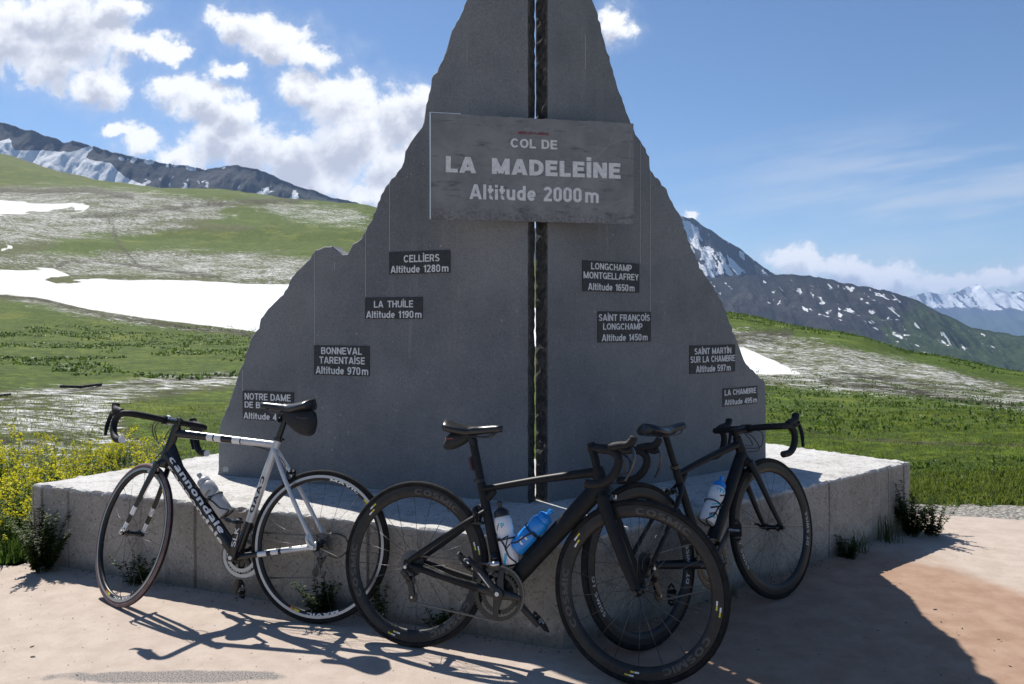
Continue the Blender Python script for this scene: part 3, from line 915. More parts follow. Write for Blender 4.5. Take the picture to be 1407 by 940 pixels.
# ------------------------------------------------------------------ monument: two standing slabs
SN = Vector((.122, 3.93))                          # where the two front faces would meet
SL, SR = Plane(SN, DL), Plane(SN, (.80, .60))
for q in (SL, SR):
    if q.n.y > 0: q.n = -q.n
T_SLAB = .096
def make_slab_material():
    m = mat('grey_stone_slab', rough=.75, spec=.3); t = NT(m); p = t.obj()
    n = t.noise(p, 1.6, 7, .65); f = t.noise(p, 110, 5, .75); w = t.noise(t.map(p, (6, 6, .5)), 2, 6, .6); g = t.noise(p, 38, 6, .75)
    c = t.mix(t.step(n, .3, .7), (.138, .144, .155), (.215, .218, .224))
    c = t.mix(t.math('MULTIPLY', t.step(w, .5, .8), .7), c, (.215, .212, .207))
    c = t.mix(t.step(f, .52, .66), c, t.mix(.45, c, (.055, .056, .058))); c = t.mix(t.step(f, .46, .32), c, t.mix(.45, c, (.34, .34, .34)))
    c = t.mix(t.step(g, .56, .70), c, t.mix(.25, c, (.06, .06, .06))); c = t.mix(t.step(g, .42, .28), c, t.mix(.22, c, (.36, .355, .345)))
    # pale lime runs and lichen spots
    run = t.noise(t.map(p, (14, 14, .7)), 1.5, 5, .6)
    c = t.mix(t.math('MULTIPLY', t.step(run, .64, .74), .28), c, (.36, .35, .33))
    vo = t.node('ShaderNodeTexVoronoi'); t.put(vo.inputs['Vector'], p); vo.inputs['Scale'].default_value = 16
    c = t.mix(t.math('MULTIPLY', t.step(vo.outputs['Distance'], .12, .06), t.step(t.noise(p, 4, 3), .52, .60)), c, (.30, .30, .27))
    t.base(c); t.bump(t.math('ADD', f, g), .4, .004)
    return m
slab_m = make_slab_material()
gap_m = noisy('split_stone_edge', (.030, .030, .029), (.085, .084, .080), 30, .9, .9, 55)

L_OUT = [(299, 660), (300, 600), (303, 578), (317, 545), (328, 510), (334, 498), (340, 478), (346, 462), (355, 451), (357, 438), (372, 420), (384, 408), (394, 396),
         (400, 381), (412, 368), (425, 355), (433, 343), (446, 338), (456, 338), (463, 344), (470, 349), (477, 349), (481, 340), (496, 327), (502, 316), (515, 290), (522, 268), (534, 251), (545, 236),
         (554, 222), (556, 208), (567, 190), (579, 174), (583, 158), (588, 130), (592, 108), (602, 92), (612, 70), (618, 48), (630, 25), (640, 0), (652, -25), (668, -62), (690, -100), (727, -135)]
R_OUT = [(1053, 650), (1053, 560), (1052, 526), (1040, 514), (1025, 498), (1018, 480), (1010, 459), (1001, 437), (993, 415), (981, 395), (968, 375), (953, 345), (945, 322), (936, 297), (927, 283), (917, 260), (905, 245), (894, 233),
         (893, 215), (884, 199), (872, 178), (866, 164), (857, 140), (848, 115), (841, 90), (831, 55), (823, 20), (815, 0), (808, -25), (792, -66), (775, -102), (751, -125)]

def build_slab(pl, outline, u_gap, seed, name, label):
    rnd = random.Random(seed)
    t0 = pl.t(u_gap)
    pts = [pl.on(u, v) for (u, v) in outline]
    pts[0] = (pts[0][0], PH); pts[-1] = (t0, pts[-1][1])
    path = [(0.0, 0.0)]
    fine = []
    for (a, b) in zip(pts[:-1], pts[1:]):
        L = math.hypot(b[0] - a[0], b[1] - a[1]); k = max(1, int(L / .022))
        for j in range(k):
            f = j / k
            vert = abs(b[0] - a[0]) < .012
            e = 0 if (j == 0 or vert) else rnd.gauss(0, .0035)
            fine.append((a[0] + (b[0] - a[0]) * f + e, a[1] + (b[1] - a[1]) * f + (0 if vert else e * .6), 0))
    fine.append((*pts[-1], 0))
    top = pts[-1][1]
    zs = np.arange(top - .03, PH + .01, -.03)
    for z in zs: fine.append((t0, float(z), 1))
    fine.append((t0, PH, 1))
    n = len(fine)
    # inward normals in the plane
    cx = [p[0] for p in fine]; cz = [p[1] for p in fine]
    area = sum(cx[i] * cz[(i + 1) % n] - cx[(i + 1) % n] * cz[i] for i in range(n))
    sg = 1 if area > 0 else -1
    inn = []
    for i in range(n):
        ax, az = cx[(i + 1) % n] - cx[i - 1], cz[(i + 1) % n] - cz[i - 1]
        L = math.hypot(ax, az) + 1e-9
        inn.append((-az / L * sg, ax / L * sg))
    bm = bmesh.new()
    rings = []
    for (off, ins, jit) in ((0, .006, .002), (-.006, 0, .003), (-.025, 0, .006), (-.05, 0, .006), (-T_SLAB + .006, 0, .003), (-T_SLAB, .006, .002)):
        rg = []
        for i in range(n):
            g = fine[i][2]
            base = fine[i][1] <= PH + 1e-6
            j = abs(rnd.gauss(0, jit * (1.5 if g and off < -.01 else .6))) + ins
            if base: p = pl.xyz(fine[i][0] + (0 if not g else 0), PH + .001, off)
            else: p = pl.xyz(fine[i][0] + inn[i][0] * j, fine[i][1] + inn[i][1] * j, off)
            rg.append(bm.verts.new(p))
        rings.append(rg)
    for a, b in zip(rings[:-1], rings[1:]):
        for i in range(n):
            i2 = (i + 1) % n
            f = bm.faces.new((a[i], a[i2], b[i2], b[i])); f.material_index = 1 if fine[i][2] else 0
    for rg in (rings[0], rings[-1]):
        co = [Vector(((v.co.x - pl.o.x) * pl.d.x + (v.co.y - pl.o.y) * pl.d.y, v.co.z)) for v in rg]
        vo, _, fo, orig, *_ = delaunay_2d_cdt(co, [], [list(range(n)) if sg > 0 else list(range(n))[::-1]], 1, 1e-7)
        for f in fo:
            ids = [orig[i][0] for i in f if orig[i]]
            if len(set(ids)) == 3:
                try: bm.faces.new([rg[i] for i in ids])
                except ValueError: pass
    bmesh.ops.recalc_face_normals(bm, faces=bm.faces)
    me = bpy.data.meshes.new(name); bm.to_mesh(me); bm.free()
    me.materials.append(slab_m); me.materials.append(gap_m)
    o = bpy.data.objects.new(name, me); COL.objects.link(o)
    o['label'] = label
    return o
monument = tag(empty('stone_monument', (SN.x, SN.y, PH)), 'tall grey monument of two mountain shaped stone slabs on the concrete plinth', 'monument')
bpy.context.view_layer.update()
def under(o, parent):
    o.parent = parent; o.matrix_parent_inverse = parent.matrix_world.inverted(); return o
sl = under(build_slab(SL, L_OUT, 727, 1, 'slab', 'left hand grey slab with a jagged sloping outline'), monument)
sr = under(build_slab(SR, R_OUT, 751, 2, 'slab', 'right hand grey slab with a smoother sloping outline'), monument)

line_m = mat('engraved_line', (.42, .42, .41), .7)
for (pl, u, v0, v1) in ((SL, 333.5, 508, 538), (SL, 432.5, 347, 475), (SL, 502.5, 318, 408), (SL, 535.5, 252, 345), (SR, 879.5, 196, 362), (SR, 893.5, 236, 428), (SL, 460, 360, 371), (SR, 804, 48, 95)):
    t1, za = pl.on(u, v0); _, zb = pl.on(u, v1)
    mb = MB(); mb.box((0, 0, 0), (.0026, zb and abs(za - zb), .003))
    o = mb.build('engraved_line', line_m, None)
    o.matrix_world = pl.matrix(t1, (za + zb) / 2, .0006)
    bpy.context.view_layer.update()
    under(o, monument)

t1, za = SL.on(310.5, 647.5)
mb = MB(); mb.add([(-.020, -.013, 0), (.022, -.015, 0), (.020, .010, 0), (.006, .017, 0), (-.019, .012, 0)], [(0, 1, 2, 3, 4)], 0, False)
o = mb.build('pale_patch', noisy('pale_patch', (.30, .30, .30), (.40, .40, .39), 60), None, fix=False)
o.matrix_world = SL.matrix(t1, za + .01, .0012)
bpy.context.view_layer.update()
under(o, monument)

# ------------------------------------------------------------------ plaques and the big board
plaque_m = noisy('slate_plaque', (.020, .021, .023), (.034, .034, .036), 30, .55, .15, 160)
letter_m = noisy('pale_lettering', (.60, .605, .61), (.74, .74, .74), 60, .6)

def lettering_mesh(lines, thick=.0012):
    """lines: (body, x, y, w, h, bold) in plaque metres -> vertices and faces (a raised sheet with edges)"""
    mb = MB()
    for (body, x, y, w, h, bold) in lines:
        vs, fs, _ = text_shape(body, bold)
        n = len(vs)
        P = [(x + q[0] * w, y + q[1] * h) for q in vs]
        mb.add([(a, b, thick) for a, b in P], fs, 0, False)
        cnt = {}
        for f in fs:
            for i in range(len(f)):
                e = (f[i], f[(i + 1) % len(f)])
                cnt[e] = 1
        ed = [e for e in cnt if (e[1], e[0]) not in cnt]
        b = len(mb.v)
        mb.add([(a, c, thick) for a, c in P] + [(a, c, 0) for a, c in P], [(e[1], e[0], e[0] + n, e[1] + n) for e in ed], 0, False)
    return mb

def plaque(pl, box, lines, label, group):
    (u0, v0, u1, v1) = box
    um = (u0 + u1) / 2
    ta, tb = sorted((pl.t(u0), pl.t(u1)))
    sgn = 1 if pl.t(u1) > pl.t(u0) else -1
    _, zt = pl.on(um, v0); _, zb = pl.on(um, v1)
    tm, zm = (ta + tb) / 2, (zt + zb) / 2
    M = pl.matrix(tm, zm, 0.0004)
    if sgn < 0:                                   # plane runs right to left: turn the board so x goes left to right
        M = M @ Matrix.Diagonal((-1, 1, 1, 1))
        d = Vector((-pl.d.x, -pl.d.y, 0)); up = Vector((0, 0, 1)); nn = Vector((pl.n.x, pl.n.y, 0))
        M = Matrix((d, up, nn)).transposed().to_4x4(); M.translation = pl.xyz(tm, zm, .0004)
    mb = MB(); mb.box((0, 0, .002), (tb - ta, zt - zb, .004), bev=.0008)
    o = mb.build('plaque', plaque_m)
    o.matrix_world = M
    tag(o, label, 'plaque', group)
    ls = []
    for (body, a0, b0, a1, b1) in lines:
        uu = (a0 + a1) / 2
        x0, x1 = (pl.t(a0) - tm) * sgn, (pl.t(a1) - tm) * sgn
        _, y1 = pl.on(uu, b0); _, y0 = pl.on(uu, b1)
        # follow the board: drop the slope a tilted line adds to its box
        ls.append((body, x0, y0 - zm, x1 - x0, (y1 - y0), .165))
    for l in ls:
        q = lettering_mesh([l]).build('lettering', letter_m, fix=False)
        q.parent = o; q.location = (0, 0, .0041)
    return o
G = 'village altitude plaques on the monument'
plaque(SL, (334, 538, 404, 578), [('NOTRE DAME', 337, 541, 400, 550.3), ('DE BRIANÇON', 337, 553, 402, 564), ('Altitude 430\u2009m', 335.5, 568, 402.5, 577)],
       'dark plaque reading NOTRE DAME DE BRIANÇON half hidden behind a black bike saddle', G)
plaque(SL, (432, 475, 508, 516), [('BONNEVAL', 442, 477.5, 498, 487), ('TARENTAİSE', 439.6, 488.3, 502, 500), ('Altitude 970\u2009m', 434.5, 504, 506.7, 514.5)],
       'dark plaque reading BONNEVAL TARENTAISE Altitude 970 m', G)
plaque(SL, (502, 408.5, 581, 438.2), [('LA \u2009THUİLE', 514.5, 411, 568.3, 422.6), ('Altitude 1190\u2009m', 503.8, 427.2, 579.9, 437)],
       'dark plaque reading LA THUILE Altitude 1190 m', G)
plaque(SL, (535, 345, 619, 376), [('CELLİERS', 555.4, 347.6, 604.5, 360), ('Altitude 1280\u2009m', 537.3, 364.3, 616.8, 374.5)],
       'dark plaque reading CELLIERS Altitude 1280 m, highest on its slab', G)
plaque(SR, (799.8, 360, 878, 401.3), [('LONGCHAMP', 811.4, 362.5, 867, 371.5), ('MONTGELLAFREY', 801, 375, 876.4, 384), ('Altitude 1650\u2009m', 807, 390, 871, 399.6)],
       'dark plaque reading LONGCHAMP MONTGELLAFREY Altitude 1650 m', G)
plaque(SR, (820.7, 428.2, 893.9, 470), [('SAİNT FRANÇOİS', 822, 430, 892, 443.5), ('LONGCHAMP', 827.8, 444.3, 881.7, 453), ('Altitude 1450\u2009m', 826, 459, 888.9, 468.4)],
       'dark plaque reading SAINT FRANÇOIS LONGCHAMP Altitude 1450 m', G)
plaque(SR, (947, 474, 1009.6, 512.3), [('SAİNT MARTİN', 953.5, 476, 1003.8, 486.3), ('SUR LA CHAMBRE', 948, 488.8, 1008.9, 497.4), ('Altitude 597\u2009m', 955.3, 501.5, 1003, 510.6)],
       'dark plaque reading SAINT MARTIN SUR LA CHAMBRE Altitude 597 m', G)
plaque(SR, (992.8, 532.2, 1040.2, 556.5), [('LA CHAMBRE', 994.8, 534.2, 1038, 541.8), ('Altitude 495\u2009m', 994.6, 547.4, 1039, 555)],
       'dark plaque reading LA CHAMBRE Altitude 495 m above the rightmost bike handlebar', G)

def make_board_material():
    m = mat('weathered_board', rough=.5, spec=.35); t = NT(m); p = t.obj()
    n = t.noise(p, 5, 8, .68); st = t.noise(t.map(p, (2, 9, 1)), 3.2, 8, .7, .5); f = t.noise(p, 60, 5, .7)
    c = t.mix(t.step(n, .32, .68), (.165, .168, .173), (.245, .245, .245))
    c = t.mix(t.step(st, .54, .68), c, (.105, .107, .110)); c = t.mix(t.step(st, .42, .30), c, (.25, .25, .245))
    sep = t.node('ShaderNodeSeparateXYZ'); t.put(sep.inputs[0], p)
    low = t.math('ADD', sep.outputs[1], t.math('MULTIPLY', t.math('SUBTRACT', n, .5), .22))
    c = t.mix(t.math('MULTIPLY', t.math('MULTIPLY', t.step(low, -.17, -.25), t.step(f, .42, .60)), .55), c, (.075, .055, .057))
    c = t.mix(t.step(f, .66, .74), c, (.34, .34, .34))
    t.base(c); t.bump(n, .15, .006)
    return m
def build_board():
    th = math.atan2(.20, .98)
    d = Vector((math.cos(th), math.sin(th)))
    o2 = SN + Vector((0, -.022))
    pl = Plane(o2, d)
    if pl.n.y > 0: pl.n = -pl.n
    ta, tb = pl.t(592), pl.t(870.5)
    zt = (pl.on(592, 156)[1] + pl.on(871, 169)[1]) / 2; zb = (pl.on(592, 302)[1] + pl.on(869, 307)[1]) / 2
    tm, zm = (ta + tb) / 2, (zt + zb) / 2
    root = tag(empty('pass_sign'), 'weathered grey board reading COL DE LA MADELEINE fixed across both slabs', 'sign')
    M = pl.matrix(tm, zm, 0); root.matrix_world = M
    W, H = tb - ta, zt - zb
    mb = MB()
    # a board with slightly worn top edge
    bm = bmesh.new(); rnd = random.Random(5)
    k = 60; loop = []
    for i in range(k + 1): loop.append((-W / 2 + W * i / k, -H / 2 + (rnd.gauss(0, .0012) if 0 < i < k else 0)))
    for i in range(k + 1): loop.append((W / 2 - W * i / k, H / 2 + (rnd.gauss(0, .0012) if 0 < i < k else 0)))
    f0 = [bm.verts.new((x, y, .0)) for x, y in loop]; f1 = [bm.verts.new((x, y, -.014)) for x, y in loop]
    n = len(loop)
    for i in range(n): bm.faces.new((f0[i], f0[(i + 1) % n], f1[(i + 1) % n], f1[i]))
    fr = bm.faces.new(f0); bk = bm.faces.new(f1[::-1])
    bmesh.ops.triangulate(bm, faces=[fr, bk]); bmesh.ops.recalc_face_normals(bm, faces=bm.faces)
    me = bpy.data.meshes.new('board'); bm.to_mesh(me); bm.free(); me.materials.append(make_board_material())
    b = bpy.data.objects.new('board', me); COL.objects.link(b); b.parent = root
    mb = MB(); e = .0035
    mb.box((-W / 2 - e / 2 - .0005, 0, -.006), (e, H, .016)); mb.box((-W / 2 + .07, H / 2 + .0022, -.006), (.15, .003, .016))  # bright strips added as the sunlight on the board's left and top edges
    mb.build('sunlit_edge', mat('sunlit_edge_bright', (.72, .72, .72), .35, .6), root)
    for sx in (-1, 1):
        for sy in (-1, 1):
            mb = MB(); mb.tube([(sx * .33, sy * .16, -.014), (sx * .33, sy * .16, -.19)], .008)
            mb.build('bracket', plaque_m, root)
    def L(body, u0, v0, u1, v1, bold):          # a line given by its lower left and upper right corner
        x0, y0 = pl.on(u0, v0); x1, y1 = pl.on(u1, v1)
        return (body, x0 - tm, y0 - zm, x1 - x0, y1 - y0, bold)
    ls = []
    def line(body, u0, u1, vb, vt, um, bold):
        x0, x1 = pl.t(u0) - tm, pl.t(u1) - tm
        ls.append((body, x0, pl.on(um, vb)[1] - zm, x1 - x0, pl.on(um, vt)[1] - pl.on(um, vb)[1], bold))
    line('COL DE', 701.5, 765.5, 204, 191.5, 733, .19)
    line('LA \u2009\u2009MADELEİNE', 612.5, 852.5, 241.2, 213, 733, .235)
    line('Altitude 2000\u2009m', 645, 822.5, 276.2, 255.8, 733, .19)
    for l in ls:
        q = lettering_mesh([l]).build('lettering', letter_m, root, fix=False); q.location = (0, 0, .0006)
    ls.clear(); line('MERCURY·LADRAZ', 712, 754, 185.2, 181.6, 733, .17)
    q = lettering_mesh(ls).build('lettering', mat('red_lettering', (.22, .02, .035), .6), root, fix=False); q.location = (0, 0, .0006)
    q['label'] = 'tiny dark red line of lettering'
    # pale scratches across the right half
    scratch_m = mat('scratch_pale', (.30, .30, .30), .7)
    for pts in ([(848, 171), (841, 185), (836, 200), (824, 212), (812, 218)], [(836, 200), (848, 194), (861, 191)], [(778, 243), (770, 251), (757, 256), (740, 263)], [(829, 285), (845, 279), (858, 274)], [(869, 176), (866, 200), (864, 222)]):
        pp = [pl.on(u, v) for u, v in pts]
        scr = MB(); scr.tube([(a - tm, c - zm, .0003) for a, c in pp], [(.0004, .0011)] * len(pp), 6, ref=(0, 0, 1))
        scr.build('scratch', scratch_m, root)
build_board()

# ------------------------------------------------------------------ bicycles
black = noisy('satin_black', (.010, .010, .011), (.016, .016, .017), 20, .42)
carbon = noisy('matt_carbon', (.0085, .0088, .0098), (.013, .0134, .0146), 40, .45, spec=.2)
gloss_black = noisy('gloss_black', (.009, .009, .010), (.013, .013, .014), 12, .22)
rubber = noisy('tyre_rubber', (.011, .011, .0115), (.022, .0215, .021), 50, .8, spec=.15)
pink_rubber = noisy('faded_pink_rubber', (.13, .085, .085), (.20, .135, .13), 30, .8)
tape = noisy('bar_tape', (.009, .009, .010), (.016, .016, .017), 90, .65, .3, 140, spec=.3)
steel = mat('brushed_steel', (.55, .55, .56), .32, 1.0)
dark_steel = mat('dark_steel', (.10, .10, .105), .38, .9)
alu = noisy('silver_paint', (.50, .50, .51), (.60, .60, .61), 14, .30, metal=.25)
white_p = noisy('white_paint', (.70, .70, .69), (.76, .76, .75), 14, .30)
brake_track = mat('brake_track', (.44, .44, .45), .4, .8)
rim_black = noisy('rim_black', (.010, .010, .011), (.015, .015, .016), 18, .42, spec=.35)
rim_carbon = noisy('rim_carbon', (.011, .011, .012), (.020, .0195, .019), 34, .42, spec=.35)
grey_print = mat('grey_print', (.055, .054, .053), .5)
white_print = mat('white_print', (.72, .72, .72), .5)
yellow_print = mat('yellow_print', (.65, .55, .03), .5)
cable_m = mat('cable_casing', (.012, .012, .013), .45)
saddle_m = noisy('saddle_cover', (.012, .012, .013), (.018, .018, .019), 25, .30, .1, 120)
bag_m = noisy('nylon_bag', (.010, .010, .011), (.020, .020, .022), 60, .7, .4, 160)
RW = .338

def sp(o, label):
    o['label'] = label; return o

def on_rim(body, w, r, height, span_deg, centre_deg, side, y, material, name, parent, flip=False):
    """lettering bent round a rim (angles from the front, towards the top); side +1 left face, -1 right face"""
    vs, fs, ext = text_shape(body, w)
    mb = MB(); P = []
    for (x, q) in vs:
        xx = (x - .5) * span_deg; hh = (q - .5) * height
        if flip: xx, hh = -xx, -hh
        d = R(centre_deg + side * xx)
        rr = r + hh
        P.append((rr * math.cos(d), side * (y(rr) + .0006), rr * math.sin(d)))
    mb.add(P, fs, 0, False)
    return mb.build(name, material, parent, fix=False)

def rim_mark(parent, side, a0, a1, r0, r1, y, material, name='rim_sticker'):
    mb = MB(); k = 8; P, fs = [], []
    for i in range(k + 1):
        d = R(a0 + (a1 - a0) * i / k)
        for rr in (r0, r1): P.append((rr * math.cos(d), side * (y(rr) + .0007), rr * math.sin(d)))
    for i in range(k): fs.append((2 * i, 2 * i + 1, 2 * i + 3, 2 * i + 2))
    mb.add(P, fs, 0, False)
    return mb.build(name, material, parent, fix=False)

def make_wheel(parent, kind, rear, spin=0.0):
    """kind: dict(depth, rim, tyre, track, spokes)"""
    w = empty('rear_wheel' if rear else 'front_wheel', (0, 0, 0), parent)
    d = kind['depth']; hw = .0115
    mb = MB()
    rt = .0128
    prof = [(.3252 + rt * math.cos(q) * 1.0, rt * math.sin(q)) for q in [2 * math.pi * i / 14 for i in range(14)]]
    mb.lathe(prof, seg=96, closed=True)
    tm = kind['tyre_rear'] if rear else kind['tyre']
    side_m = kind.get('tyre_side', tm)
    o = mb.build('tyre', [tm, side_m], w)
    if side_m is not tm and not rear:
        for p in o.data.polygons:
            c = p.center; rr = math.hypot(c.x, c.z)
            if abs(c.y) > .004: p.material_index = 1
    ro, ri = .3155, .3155 - d
    def yy(r):
        f = (r - ri) / (ro - ri)
        return hw * (min(1, .30 + 1.15 * max(f, 0) ** .6) if d > .03 else min(1, .62 + .5 * max(f, 0) ** .5))
    outer = [(ri + (ro - ri) * i / 8, yy(ri + (ro - ri) * i / 8)) for i in range(9)]
    prof = [(ri - .002, 0)] + outer + [(ro, 0)] + [(r, -y) for r, y in outer[::-1]]
    mb = MB(); mb.lathe(prof, seg=96, closed=True)
    if kind['track']:
        for s in (1, -1):
            mb.lathe([(ro - .013, s * (yy(ro - .012) + .0009)), (ro - .001, s * (yy(ro - .001) + .0009))], seg=96, mi=1)
    mb.build('rim', [kind['rim'], brake_track], w, sharp=60)
    # hub
    mb = MB()
    fl = .030 if not rear else .024
    drive = -.022 if rear else -.030
    if rear: prof = [(.0085, .055), (.014, .050), (.017, .045), (.021, .040), (.022, .037), (.014, .032), (.013, -.018), (.024, -.022), (.024, -.025), (.017, -.03), (.017, -.055)]
    else: prof = [(.0085, .044), (.011, .040), (.0185, .032), (.0185, .029), (.012, .025), (.0105, .0), (.012, -.025), (.0185, -.029), (.0185, -.032), (.011, -.040), (.0085, -.044)]
    mb.lathe(prof, seg=24)
    mb.build('hub', kind.get('hub', gloss_black), w)
    mb = MB(); n = kind['spokes_rear'] if rear else kind['spokes']
    for i in range(n):
        a = 2 * math.pi * i / n + spin
        s = 1 if i % 2 else -1
        hy = .031 * s if not rear else (.037 if s > 0 else -.022)
        cross = (.62 if (i // 2) % 2 else -.62) if (rear and s < 0 or kind.get('cross')) else 0.0
        p0 = Vector((.019 * math.cos(a + cross * 2), hy, .019 * math.sin(a + cross * 2)))
        p1 = Vector(((ri + .001) * math.cos(a), .002 * s, (ri + .001) * math.sin(a)))
        mb.tube([p0, p1], [(.0012, .0007)] * 2 if kind.get('blade') else .00085, 6, ref=(-math.sin(a), 0, math.cos(a)))
        mb.tube([p1 + (p0 - p1) * .045, p1], .0017, 6)
    mb.build('spokes', kind.get('spoke_m', dark_steel), w)
    return w, yy

def bezier(pts, n=18):
    """smooth curve through points"""
    P = [Vector(p) for p in pts]; out = []
    for i in range(len(P) - 1):
        p0, p1, p2, p3 = P[max(i - 1, 0)], P[i], P[i + 1], P[min(i + 2, len(P) - 1)]
        for k in range(n):
            t = k / n
            out.append(.5 * ((2 * p1) + (p2 - p0) * t + (2 * p0 - 5 * p1 + 4 * p2 - p3) * t * t + (3 * p1 - p0 - 3 * p2 + p3) * t ** 3))
    out.append(P[-1])
    return out

def on_tube(parent, p0, p1, ra, rb, body, w, height, s0, s1, ang, side, material, name, rev=False):
    """lettering wrapped on a tube from p0 to p1 in the bicycle's plane; ang turns it round the tube"""
    p0, p1 = Vector(p0), Vector(p1)
    d = (p1 - p0).normalized(); L = (p1 - p0).length
    up = Vector((0, side, 0)).cross(d) if side > 0 else d.cross(Vector((0, 1, 0)))
    up = Vector((-d.z, 0, d.x))
    if up.z < 0: up = -up
    vs, fs, ext = text_shape(body, w); P = []
    rm = (ra + rb) / 2
    for (x, q) in vs:
        xx, hh = x, (q - .5) * height
        if rev: xx, hh = 1 - x, -hh
        th = ang + hh / rm
        P.append(p0 + d * (L * (s0 + (s1 - s0) * xx)) + up * ((ra + .0008) * math.sin(th)) + Vector((0, side * (rb + .0008) * math.cos(th), 0)))
    mb = MB(); mb.add(P, fs, 0, False)
    return mb.build(name, material, parent, fix=False)

def saddle_mesh(mb, c, L=.27, W=.067, tilt=0.0, drop=.0):
    vs, fs = [], []
    n, m = 24, 18
    for i in range(n):
        f = i / (n - 1)                       # 0 nose .. 1 tail
        x = L * (.52 - f)
        w = .018 + (W - .018) * sstep(np.array(f), .30, .86)
        w *= math.sqrt(max(0.02, 1 - max(0, (f - .90) / .105) ** 2)) * math.sqrt(max(.05, 1 - max(0, (.05 - f) / .055) ** 2))
        zt = .006 * math.cos(f * math.pi * 2.0) + .007 * sstep(np.array(f), .75, 1.0) - .006 * sstep(np.array(f), .0, .12) * 0
        th = .026 + .020 * f
        for k in range(m):
            a = 2 * math.pi * k / m
            cy, cz = math.cos(a), math.sin(a)
            z = zt + (th * .38 * cz if cz > 0 else th * cz * (.6 + .35 * abs(cy)))
            z -= .012 * abs(cy) ** 2 * (1 if w > .03 else .4)
            vs.append(Vector(c) + Vector((x + math.tan(tilt) * 0, float(w) * cy, float(z) + x * math.tan(tilt))))
    for i in range(n - 1):
        for k in range(m):
            k2 = (k + 1) % m
            fs.append((i * m + k, i * m + k2, (i + 1) * m + k2, (i + 1) * m + k))
    mb.add(vs, fs); mb.add(vs[:m], [tuple(range(m))]); mb.add(vs[-m:], [tuple(range(m))])

